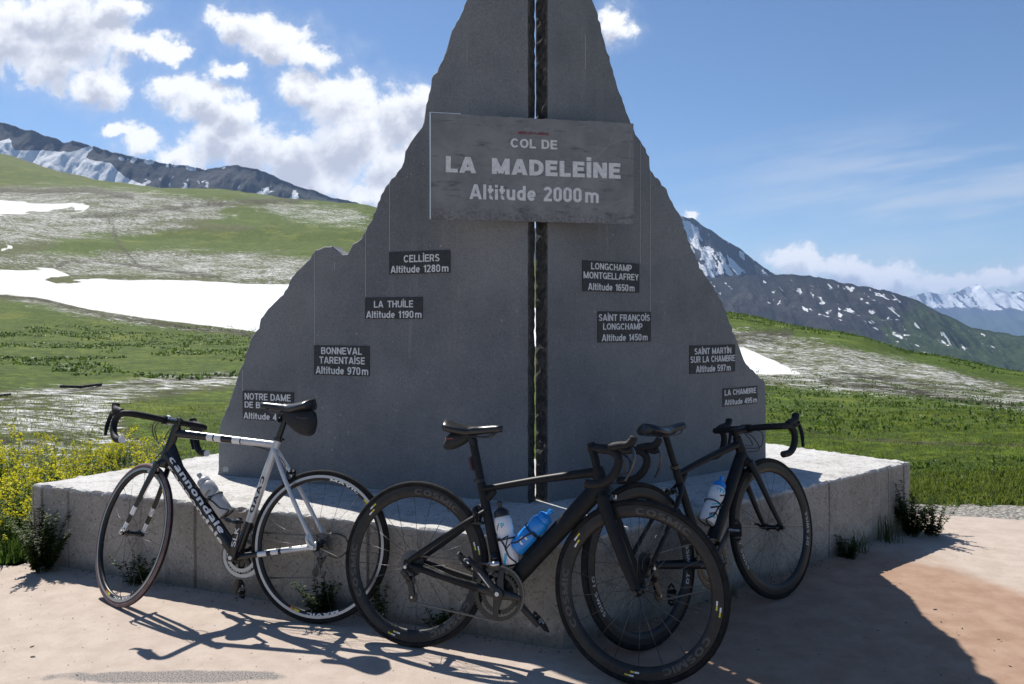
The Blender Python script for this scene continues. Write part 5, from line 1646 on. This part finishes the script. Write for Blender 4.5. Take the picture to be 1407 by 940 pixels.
# --- third: the black bicycle on the right
B3 = build_bike('road_bike', 'all black road bike on the right leaning behind the front wheel of the aero bike', dict(
    base=.955, cs=.405, head=.105, seat_len=.440, saddle_h=.655, seat_ang=75.5, steer=R(0), style='carbon', mats=[carbon], frame=carbon, dt=.033, stay_drop=.06,
    wheel=dict(depth=.046, rim=rim_black, tyre=rubber, tyre_rear=rubber, track=False, spokes=18, spokes_rear=20, blade=True),
    fork=(.022, .013), stem=.095, spacers=.030, bar_m=carbon, bar_w=.20, crank=R(48), arm_side=-1, post_m=carbon, cages=[('dt', 0, .165, 1)],
    at=(.575, 3.245), heading=R(38.5), lean=R(-9.5), pedal_tilt=80, plain_pedal=True))
for w, y in ((B3['rw'], B3['ry']), (B3['fw'], B3['fy'])):
    for c0 in (195, 350):
        on_rim('DT SWISS', .17, .290, .017, 33, c0, -1, y, mat('worn_white_print', (.42, .42, .42), .5), 'rim_lettering', w, flip=True)

# ---- bottles
clear = mat('translucent_bottle', (.46, .47, .47), .35); clear.node_tree.nodes['Principled BSDF'].inputs['Transmission Weight'].default_value = .25
grey_cap = mat('grey_cap', (.36, .37, .38), .4); white_pl = noisy('white_plastic', (.66, .66, .67), (.72, .72, .73), 20, .4)
blue_pl = noisy('blue_plastic', (.012, .20, .60), (.018, .25, .70), 14, .28); black_pl = noisy('black_plastic', (.012, .012, .013), (.02, .02, .02), 20, .4)
cyan_p = mat('cyan_print', (.02, .42, .62), .5); pink_p = mat('pink_print', (.60, .26, .33), .5); black_p = mat('black_print', (.015, .015, .018), .5)
A90 = math.pi / 2
bottle(B1, 0, 'water_bottle', 'clear grey water bottle on the silver bike', [clear, grey_cap, grey_cap], L=.20, view=1,
       marks=[([(.02, .135), (-.02, .128)], 0, 0, .003, 0, black_p), ([(.02, .128), (-.02, .121)], 0, 0, .002, 0, black_p), ([(.008, .105), (-.007, .112), (-.013, .100), (.001, .095), (.008, .104)], 0, 0, .005, 0, black_p)])
bottle(B2, 0, 'water_bottle', 'tall white water bottle with pink base and black cap on the aero bike seat tube', [white_pl, black_pl, black_pl], L=.205,
       marks=[('P', .22, .145, .014, .020, cyan_p), ([(-.020, .140), (-.006, .165)], 0, 0, .004, 0, black_p), ([(-.012, .100), (.022, .110), (.000, .060), (.024, .078)], 0, 0, .005, 0, black_p),
              ([(-.034, .020), (.034, .024)], 0, 0, .038, 0, pink_p), ([(-.016, .006), (.000, .045)], 0, 0, .012, 0, cyan_p)])
bottle(B2, 1, 'water_bottle', 'bright blue water bottle on the aero bike down tube', [blue_pl, blue_pl, blue_pl], L=.175, r=.0370,
       marks=[([(.006 + .014 * math.cos(R(q)), .055 + .014 * math.sin(R(q))) for q in range(60, 301, 20)], 0, 0, .007, 0, white_print)])
bottle(B3, 0, 'water_bottle', 'white and blue patterned water bottle on the rightmost bike', [white_pl, blue_pl, blue_pl], L=.20,
       marks=[([(-.034, .060), (.0, .085), (.03, .070)], 0, 0, .009, 0, black_p), ([(-.034, .078), (.002, .100), (.034, .088)], 0, 0, .006, 0, cyan_p), ([(-.030, .028), (.0, .050), (.028, .042)], 0, 0, .011, 0, black_p),
              ([(-.03, .020), (.006, .030)], 0, 0, .009, 0, cyan_p), ([(-.034, .160), (.034, .166)], 0, 0, .018, 0, cyan_p), ([(-.012, .135), (.016, .155)], 0, 0, .007, 0, black_p)])

# ---- saddle bags
def saddle_bag(P, label, L, H, W, extra):
    root = tag(empty('saddle_bag'), label, 'saddle bag', 'saddle bags under the saddles')
    root.matrix_world = P['M'] @ Matrix.Translation(P['so'] + Vector((.006 if L > .13 else -.014, 0, -.022 if L > .13 else -.030)))
    vs, fs = [], []; n, m = 12, 20
    for i in range(n):
        f = i / (n - 1)
        x = .012 - L * f
        hh = H * (.40 + .60 * math.sin(min(f * 1.25, 1) * math.pi / 2)); ww = W * (.55 + .45 * math.sin(min(f * 1.4, 1) * math.pi / 2))
        e = math.sqrt(max(.06, 1 - max(0, (f - .8) / .21) ** 2)) * math.sqrt(max(.1, 1 - max(0, (.12 - f) / .13) ** 2))
        for k in range(m):
            a = 2 * math.pi * k / m
            cy, cz = math.cos(a), math.sin(a)
            sx = abs(cy) ** .7 * (1 if cy > 0 else -1); sz = abs(cz) ** .7 * (1 if cz > 0 else -1)
            vs.append((x + extra.get('lean', 0) * sz * hh * .5, sx * ww / 2 * e, -hh / 2 + sz * hh / 2 * e + .006 + f * extra.get('rise', 0)))
    for i in range(n - 1):
        for k in range(m):
            fs.append((i * m + k, i * m + (k + 1) % m, (i + 1) * m + (k + 1) % m, (i + 1) * m + k))
    fs.append(tuple(range(m))); fs.append(tuple((n - 1) * m + k for k in range(m)))
    mb = MB(); mb.add(vs, fs); mb.build('bag_body', bag_m, root, sharp=80)
    s = extra['side']
    mb = MB(); mb.tube([(-L * .45, s * (W / 2 + .001), -H * .26), (-L * .70, s * (W / 2 + .0005), -H * .30), (-L * .80, s * W * .47, -H * .28)], [(.0018, .001)] * 3, 6, ref=(0, 0, 1))
    mb.build('reflective_piping', grey_print if not extra.get('red') else mat('red_white_print', (.35, .06, .06), .5), root)
    mb = MB(); mb.tube(bezier([(0, .018, .0), (.03, .022, -.03), (.035, .0, -.05), (.03, -.022, -.03), (0, -.018, 0)], 5), (.010, .002), 8, ref=(0, 0, 1)); mb.build('strap', bag_m, root)
    if extra.get('light'):
        pass
    return root
saddle_bag(B1, 'large black saddle bag with pale piping on the silver bike', .165, .125, .095, dict(side=1))
saddle_bag(B2, 'small black saddle bag with a red and white tag on the aero bike', .115, .075, .070, dict(side=-1, red=True, lean=.3))
mb = MB(); q = B2['sc'] + B2['sd'] * .085 + Vector((-.026, 0, 0)); mb.box(q, (.018, .022, .062), 0, Matrix.Rotation(R(-16), 3, 'Y'), bev=.006)
o = mb.build('rear_light', noisy('dark_red_lens', (.035, .006, .007), (.05, .008, .01), 30, .25), B2['root'])

# ------------------------------------------------------------------ plants
def leaf_material(name, c1, c2, trans=.45, scale=9):
    m = bpy.data.materials.new(name); m.use_nodes = True
    t = NT(m); o = t.pos()
    c = t.mix(t.step(t.noise(o, scale, 3), .35, .65), c1, c2)
    t.base(c); t.rough(.55); t.b.inputs['Specular IOR Level'].default_value = .25
    tr = t.node('ShaderNodeBsdfTranslucent'); t.put(tr.inputs[0], t.mix(.5, c, tuple(min(1, q * 1.8) for q in c2)))
    mx = t.node('ShaderNodeMixShader'); mx.inputs[0].default_value = trans
    t.t.links.new(t.b.outputs[0], mx.inputs[1]); t.t.links.new(tr.outputs[0], mx.inputs[2])
    out = [n for n in t.n if n.type == 'OUTPUT_MATERIAL'][0]
    t.t.links.new(mx.outputs[0], out.inputs[0])
    return m
grass_m = leaf_material('grass_blade', (.070, .105, .012), (.145, .180, .026), .5, 3)
leaf_m = leaf_material('weed_leaf', (.060, .110, .014), (.120, .185, .026), .4, 12)
dark_leaf_m = leaf_material('dark_weed_leaf', (.024, .048, .008), (.050, .084, .014), .35, 12)
dock_m = leaf_material('dock_leaf', (.030, .065, .010), (.070, .120, .016), .35, 2)
flower_m = leaf_material('yellow_flower', (.50, .44, .02), (.64, .57, .035), .4, 30)
dry_m = leaf_material('dry_stem', (.09, .08, .035), (.16, .14, .06), .2, 12)

def leaf_quad(mb, base, d, L, W, up, mi=0, bend=.3):
    d = d.normalized(); s = d.cross(up)
    if s.length < 1e-4: s = Vector((1, 0, 0))
    s.normalize(); n = s.cross(d)
    p0 = base; p1 = base + d * L * .45 + n * L * .06; p2 = base + d * L - up * L * bend * .5
    mb.add([p0, p1 + s * W / 2, p2, p1 - s * W / 2], [(0, 1, 2, 3)], mi, True)

def plant_mesh(rnd, h, branches, leaves, flowers, spread=.4, ls=1.0):
    fo, fl = MB(), MB()
    for b in range(branches):
        a = rnd.uniform(0, 6.28); lean = rnd.uniform(.05, spread)
        tip = Vector((math.cos(a) * lean * h, math.sin(a) * lean * h, h * rnd.uniform(.65, 1.05)))
        base = Vector((math.cos(a) * .02, math.sin(a) * .02, -.02))
        mid = base.lerp(tip, .5) + Vector((0, 0, h * .08))
        q = [base, mid, tip]
        fo.tube(q, [.0022 * ls, .0016 * ls, .0008 * ls], 4, 0, cap=False)
        for k in range(leaves):
            f = rnd.uniform(.12, .97); p = base.lerp(mid, f * 2) if f < .5 else mid.lerp(tip, f * 2 - 1)
            aa = rnd.uniform(0, 6.28); L = ls * rnd.uniform(.018, .048) * (1.15 - .6 * f)
            leaf_quad(fo, p, Vector((math.cos(aa), math.sin(aa), rnd.uniform(-.1, .7))), L, L * rnd.uniform(.3, .55), Vector((0, 0, 1)))
        for k in range(flowers):
            o = tip + Vector((rnd.gauss(0, .014), rnd.gauss(0, .014), rnd.uniform(-.055, .014)))
            r = rnd.uniform(.005, .0115); nn = Vector((rnd.uniform(-1, 1), rnd.uniform(-1, 1), rnd.uniform(.2, 1))).normalized()
            s = nn.orthogonal().normalized(); u = nn.cross(s)
            fl.add([o + s * r, o + u * r, o - s * r, o - u * r], [(0, 1, 2, 3)], 0, False)
            fl.add([o + nn * r * .6 + s * r * .7, o - nn * r * .6, o + nn * r * .6 - s * r * .7], [(0, 1, 2)], 0, False)
    return fo, fl

rnd = random.Random(21)
protos = []
for i in range(8):
    fo, fl = plant_mesh(rnd, 1.0 if False else rnd.uniform(.40, .52), rnd.randint(6, 9), 46, rnd.randint(10, 18))
    protos.append((fo, fl))
proto_data = []
for fo, fl in protos:
    a = fo.build('foliage', leaf_m, fix=False); b = fl.build('flowers', flower_m, fix=False)
    proto_data.append((a.data, b.data)); bpy.data.objects.remove(a); bpy.data.objects.remove(b)

def flowering(x, y, s, i):
    r = tag(empty('flowering_plant', (x, y, float(hill_z(x, y)))), 'yellow flowering weed in the bank at the left end of the plinth', 'wild plant', 'yellow flowering weeds by the plinth')
    r.rotation_euler = (rnd.uniform(-.1, .1), rnd.uniform(-.1, .1), rnd.uniform(0, 6.28)); r.scale = (s, s, s)
    for nm, d in zip(('foliage', 'flowers'), proto_data[i % 8]):
        o = bpy.data.objects.new(nm, d); COL.objects.link(o); o.parent = r
def left_of_plinth(x, y):
    a = NOSE + DL * 3.14; e = Vector((.53, .85)).normalized()
    return (Vector((x, y)) - a).dot(Vector((-e.y, e.x)))
n = 0
while n < 150:
    y = rnd.uniform(4.36, 6.9); u = rnd.uniform(-130, 215)
    x = (u - CX) / F * y
    dd = left_of_plinth(x, y)
    if dd < .05 or dd > 2.2: continue
    if y < 4.42 and x > -2.8: continue
    s = rnd.uniform(.60, 1.04)
    if u > 70: s *= .85
    if y < 4.9: s *= .82
    flowering(x, y, s, n); n += 1

def weed(x, y, h, label, kind, z=0.0, branches=9, leaves=30, spread=.55, seed=1):
    r = random.Random(seed)
    root = tag(empty('weed_tuft', (x, y, z)), label, 'weed', 'weeds along the foot of the plinth')
    if kind == 'leafy':
        fo, fl = plant_mesh(r, h, int(branches * 1.3), int(leaves * 1.7), 0, spread, .8)
        fo.build('foliage', dark_leaf_m, root, fix=False)
    else:
        mb = MB()
        for k in range(branches * 6):
            a = r.uniform(0, 6.28); b = Vector((r.gauss(0, .03), r.gauss(0, .03), -.01))
            L = h * r.uniform(.5, 1.1); w = .0017
            d = Vector((math.cos(a) * r.uniform(.05, spread), math.sin(a) * r.uniform(.05, spread), 1)).normalized()
            s = d.cross(Vector((0, 0, 1))); s = s.normalized() if s.length > 1e-3 else Vector((1, 0, 0))
            m = b + d * L * .6; t = b + d * L + Vector((d.x, d.y, 0)) * L * .35 - Vector((0, 0, .08 * L))
            mb.add([b - s * w, b + s * w, m + s * w * .8, t, m - s * w * .8], [(0, 1, 2, 4), (4, 2, 3)], 0, True)
        mb.build('blades', dark_leaf_m, root, fix=False)
def front_left(t, off): return PL.xyz(t, 0, off)
def front_right(t, off): return PR.xyz(t, 0, off)
p = front_left(2.93, .10); weed(p.x, p.y, .33, 'dark leafy weed at the left corner of the plinth, biggest on that side', 'leafy', seed=2, branches=26, leaves=60, spread=.62)
p = front_left(3.02, .05); weed(p.x, p.y, .46, 'tall thin weed standing up against the left end joint of the plinth', 'leafy', seed=3, branches=3, leaves=22, spread=.12)
p = front_left(2.30, .05); weed(p.x, p.y, .17, 'small dark weed seen through the pink sided front wheel', 'leafy', seed=4, branches=9, leaves=26, spread=.8)
p = front_left(1.15, .06); weed(p.x, p.y, .20, 'dark weed seen through the rear wheel of the silver bike', 'leafy', seed=5, branches=13, leaves=34, spread=1.0)
p = front_left(.86, .05); weed(p.x, p.y, .24, 'upright weed behind the tyre overlap of the silver and aero bikes', 'leafy', seed=6, branches=5, leaves=26, spread=.3)
p = front_left(.52, .05); weed(p.x, p.y, .12, 'low dark weed seen through the rear wheel of the aero bike', 'leafy', seed=7, branches=12, leaves=26, spread=1.3)
p = front_right(2.88, .09); weed(p.x, p.y, .34, 'bushy weed at the right corner of the plinth', 'leafy', seed=9, branches=22, leaves=60, spread=.62)
p = front_right(2.99, .16); weed(p.x, p.y, .22, 'lower green weed spilling out past the right corner of the plinth', 'leafy', seed=10, branches=14, leaves=44, spread=.9)
p = front_right(2.62, .06); weed(p.x, p.y, .22, 'grass tuft against the right end joint of the plinth', 'grass', seed=11, branches=9, spread=.35)
p = front_right(2.28, .06); weed(p.x, p.y, .18, 'thin grass tuft left of the one by the right end joint', 'grass', seed=12, branches=6, spread=.6)
p = front_right(2.12, .07); weed(p.x, p.y, .12, 'short dark weed nearest the front wheel of the rightmost bike', 'leafy', seed=13, branches=12, leaves=20, spread=1.1)
p = front_right(1.05, .05); weed(p.x, p.y, .10, 'small weed by the plinth foot under the rightmost bike', 'grass', seed=14, branches=4, spread=.9)

# grass: too many blades to count, one mesh
def grass_field():
    g = np.random.default_rng(9)
    V, Fc, M = [], [], []
    nb = 0
    def blades(x, y, hgt, wid, spread, mi):
        nonlocal nb
        n = len(x); z = hill_z(x, y) - .01
        a = g.uniform(0, 2 * np.pi, n); b = g.uniform(0, 2 * np.pi, n)
        ln = g.uniform(.1, spread, n); h = hgt * g.uniform(.5, 1.15, n); w = wid * g.uniform(.7, 1.2, n)
        sx, sy = np.cos(b) * w, np.sin(b) * w
        mx, my, mz = x + np.cos(a) * ln * h * .35, y + np.sin(a) * ln * h * .35, z + h * .62
        tx, ty, tz = x + np.cos(a) * ln * h, y + np.sin(a) * ln * h, z + h * (1 - .35 * ln)
        v = np.stack([np.stack([x - sx, y - sy, z], 1), np.stack([x + sx, y + sy, z], 1), np.stack([mx + sx * .7, my + sy * .7, mz], 1), np.stack([tx, ty, tz], 1), np.stack([mx - sx * .7, my - sy * .7, mz], 1)], 1)
        V.append(v.reshape(-1, 3)); M.append(np.full(n, mi)); nb += n
    def scatter(n, u0, u1, y0, y1, pw=1.0):
        u = g.uniform(u0, u1, n); y = y0 * (y1 / y0) ** (g.uniform(0, 1, n) ** pw)
        return (u - CX) / F * y, y
    def clump(x, y, per, sig):
        k = np.repeat(np.arange(len(x)), per)
        return x[k] + g.normal(0, 1, len(k)) * sig, y[k] + g.normal(0, 1, len(k)) * sig
    def keep(x, y):
        # clear of the plaza, gravel and plinth
        edge = np.interp(x, [-9, -3.6, -2.75, -2.0, -1.6, 2.2, 2.62, 3.0, 3.45, 5.2, 9], [3.7, 4.3, 4.42, 5.6, 6.0, 5.95, 5.86, 5.82, 5.80, 5.5, 4.9])
        return (y > edge + .04 * np.sin(x * 9) + .05 * np.sin(x * 23))
    def add(x, y, *a):
        k = keep(x, y); blades(x[k], y[k], *a)
    # short turf right of and behind the plinth, taller clumps at the gravel edge
    x, y = scatter(2600, 1010, 1560, 5.8, 12); add(*clump(x, y, 11, .07), .045, .0035, 1.5, 0)
    x, y = scatter(900, 1210, 1560, 5.75, 6.8); add(*clump(x, y, 9, .05), .085, .0035, 1.3, 0)
    x, y = scatter(240, 1210, 1560, 5.75, 7.2); add(*clump(x, y, 8, .05), .06, .012, 1.6, 1)
    x, y = scatter(900, 240, 1010, 6.2, 12); add(*clump(x, y, 9, .07), .05, .004, 1.4, 0)
    x, y = scatter(1500, -160, 330, 5.4, 12); add(*clump(x, y, 9, .08), .05, .004, 1.4, 0)
    x, y = scatter(1000, -160, 60, 4.3, 6.2); add(*clump(x, y, 9, .06), .16, .005, .8, 1)
    # dark leafy docks dotted over the slopes
    x, y = scatter(750, 1010, 1560, 9, 30); add(*clump(x, y, 8, .10), .07, .016, 1.9, 1)
    x, y = scatter(1900, -160, 420, 17, 52, .8)
    v = HY + F * (CAMH - hill_z(x, y)) / y; u = CX + F * x / y
    k = (v > 448) & (v < 535) & (fbm(x * .35, y * .35, 3, 77) > .47)
    x, y = x[k], y[k]
    add(*clump(x, y, 9, .20), .12, .034, 2.0, 1)
    x, y = scatter(700, 960, 1560, 48, 84, .5)
    v = HY + F * (CAMH - hill_z(x, y)) / y; u = CX + F * x / y
    crest = np.interp(u, [960, 1010, 1150, 1280, 1407, 1560], [430, 432, 454, 484, 515, 560])
    k = np.abs(v - crest) < 9
    x, y = x[k], y[k]; add(*clump(x, y, 9, .4), .22, .06, 1.8, 1)
    V = np.concatenate(V); M = np.concatenate(M)
    i = np.arange(nb) * 5
    me = bpy.data.meshes.new('grass')
    me.vertices.add(len(V)); me.vertices.foreach_set('co', V.ravel())
    q = np.stack([i, i + 1, i + 2, i + 4], 1); tr = np.stack([i + 4, i + 2, i + 3], 1)
    lv = np.concatenate([q.ravel(), tr.ravel()])
    me.loops.add(len(lv)); me.loops.foreach_set('vertex_index', lv)
    me.polygons.add(2 * nb); me.polygons.foreach_set('loop_start', np.concatenate([np.arange(nb) * 4, nb * 4 + np.arange(nb) * 3]))
    me.polygons.foreach_set('material_index', np.concatenate([M, M]).astype(np.int32))
    me.update(calc_edges=True)
    me.materials.append(grass_m); me.materials.append(dock_m)
    o = bpy.data.objects.new('grass', me); COL.objects.link(o)
    tag(o, kind='stuff')
grass_field()

# weathered poles lying on the slope
pole_m = noisy('weathered_wood', (.030, .027, .024), (.075, .068, .060), 14, .9)
def pole(u0, v0, u1, v1, y, r, label):
    pts = []
    for (u, v) in ((u0, v0), ((u0 + u1) / 2, (v0 + v1) / 2), (u1, v1)):
        yy = y + (1.0 if u == u1 else 0) * .6
        x = (u - CX) / F * yy; pts.append(Vector((x, yy, float(hill_z(x, yy)) + r * .9)))
    root = MB(); root.tube(pts, [r, r * .95, r * .85], 9)
    o = root.build('wooden_pole', pole_m); tag(o, label, 'pole', 'poles lying in the grass')
pole(83, 551, 139, 543, 13.6, .028, 'dark wooden pole lying on the grass above the silver bike handlebar')
pole(-40, 577, 14, 574, 11.2, .02, 'thin dark pole lying in the grass at the left edge above the yellow weeds')

# bits of dead leaf blown over the paving
dead_m = noisy('dead_leaf', (.030, .024, .018), (.070, .055, .04), 40, .9)
mb = MB()
mb.add([(-.5, 0, .06), (-.2, .26, .16), (.25, .24, .10), (.5, .02, .22), (.2, -.25, .05), (-.25, -.22, .12)], [(0, 1, 2, 3, 4, 5)], 0, True)
mb.add([(-.5, 0, .0), (-.2, .26, .10), (.25, .24, .04), (.5, .02, .16), (.2, -.25, .0), (-.25, -.22, .06)], [(5, 4, 3, 2, 1, 0)], 0, True)
lo = mb.build('dead_leaf', dead_m, fix=False)
spots = [(44, 889, .020), (45, 903, .022), (42, 851, .010), (20, 892, .010), (100, 850, .010), (140, 848, .011), (106, 928, .012), (87, 851, .008), (62, 812, .010), (12, 851, .008), (212, 853, .008), (345, 932, .010), (262, 938, .009),
         (1285, 838, .022), (1293, 855, .018), (1322, 864, .016), (1372, 879, .014), (1366, 894, .012), (1388, 916, .014), (1317, 873, .010), (1245, 856, .014), (1206, 867, .016), (1188, 876, .014), (1275, 904, .010), (1200, 812, .010), (1230, 770, .008),
         (1170, 795, .009), (1326, 727, .010), (1377, 734, .010), (1310, 800, .008), (1400, 760, .008), (1095, 858, .012), (1070, 846, .010), (1085, 856, .010), (1040, 880, .012), (1042, 893, .012), (1125, 900, .010), (1332, 933, .010), (1345, 812, .007), (640, 912, .010), (412, 906, .012), (655, 876, .018), (690, 880, .012), (300, 838, .010)]
for i, (u, v, s) in enumerate(spots):
    o = lo if i == 0 else lo.copy()
    if i: COL.objects.link(o)
    g_ = ground_at(u, v)
    o.location = (g_.x, g_.y, .0012); o.rotation_euler = (0, 0, rnd.uniform(0, 6.28)); o.scale = (s, s * rnd.uniform(.5, .9), s * .7)
    tag(o, 'small dark scrap of dead leaf lying on the paving', 'leaf scrap', 'dead leaf scraps on the paving')

# loose grit on the paving, thickest along the foot of the plinth
def grit():
    g = np.random.default_rng(17)
    mb = MB(); r = random.Random(3)
    P = []
    for pl, L in ((PL, 3.1), (PR, 3.0)):
        for _ in range(420):
            off = abs(r.gauss(0, .045)) + .006
            P.append((pl.xyz(r.uniform(0, L), 0, off), r.uniform(.002, .0065)))
    for _ in range(900):
        y = r.uniform(2.75, 5.3); u = r.uniform(-60, 1470)
        p = Vector(((u - CX) / F * y, y, 0))
        q = Vector((p.x, p.y))
        if (q - PL.o).dot(PL.n) < .02 and (q - PR.o).dot(PR.n) < .02: continue
        P.append((p, r.uniform(.0012, .0036)))
    for (p, s) in P:
        a = r.uniform(0, 6.28); k = [s * r.uniform(.6, 1.2) for _ in range(6)]
        ring = [p + Vector((math.cos(a + i * 1.047) * k[i], math.sin(a + i * 1.047) * k[i], s * .15)) for i in range(6)]
        top = p + Vector((s * .2, -s * .1, s * .9))
        mb.add(ring + [top], [(i, (i + 1) % 6, 6) for i in range(6)], r.choice((0, 0, 1)), False)
    o = mb.build('grit', [noisy('pale_grit', (.22, .19, .16), (.42, .38, .33), 90, .9), noisy('dark_grit', (.06, .05, .045), (.14, .12, .10), 90, .9)], fix=False)
    tag(o, kind='stuff')
grit()

# ------------------------------------------------------------------ air between here and the far ranges
def haze():
    mb = MB(); mb.box((0, 6500, 215), (19000, 19000, 1090), 0)
    m = bpy.data.materials.new('air'); m.use_nodes = True; nt = m.node_tree; nt.nodes.clear()
    v = nt.nodes.new('ShaderNodeVolumePrincipled')
    v.inputs['Color'].default_value = (.42, .62, 1.0, 1); v.inputs['Density'].default_value = HAZE
    v.inputs['Anisotropy'].default_value = .2
    out = nt.nodes.new('ShaderNodeOutputMaterial'); nt.links.new(v.outputs[0], out.inputs['Volume'])
    o = mb.build('haze', m); tag(o, kind='stuff')
HAZE = 6e-5
haze()
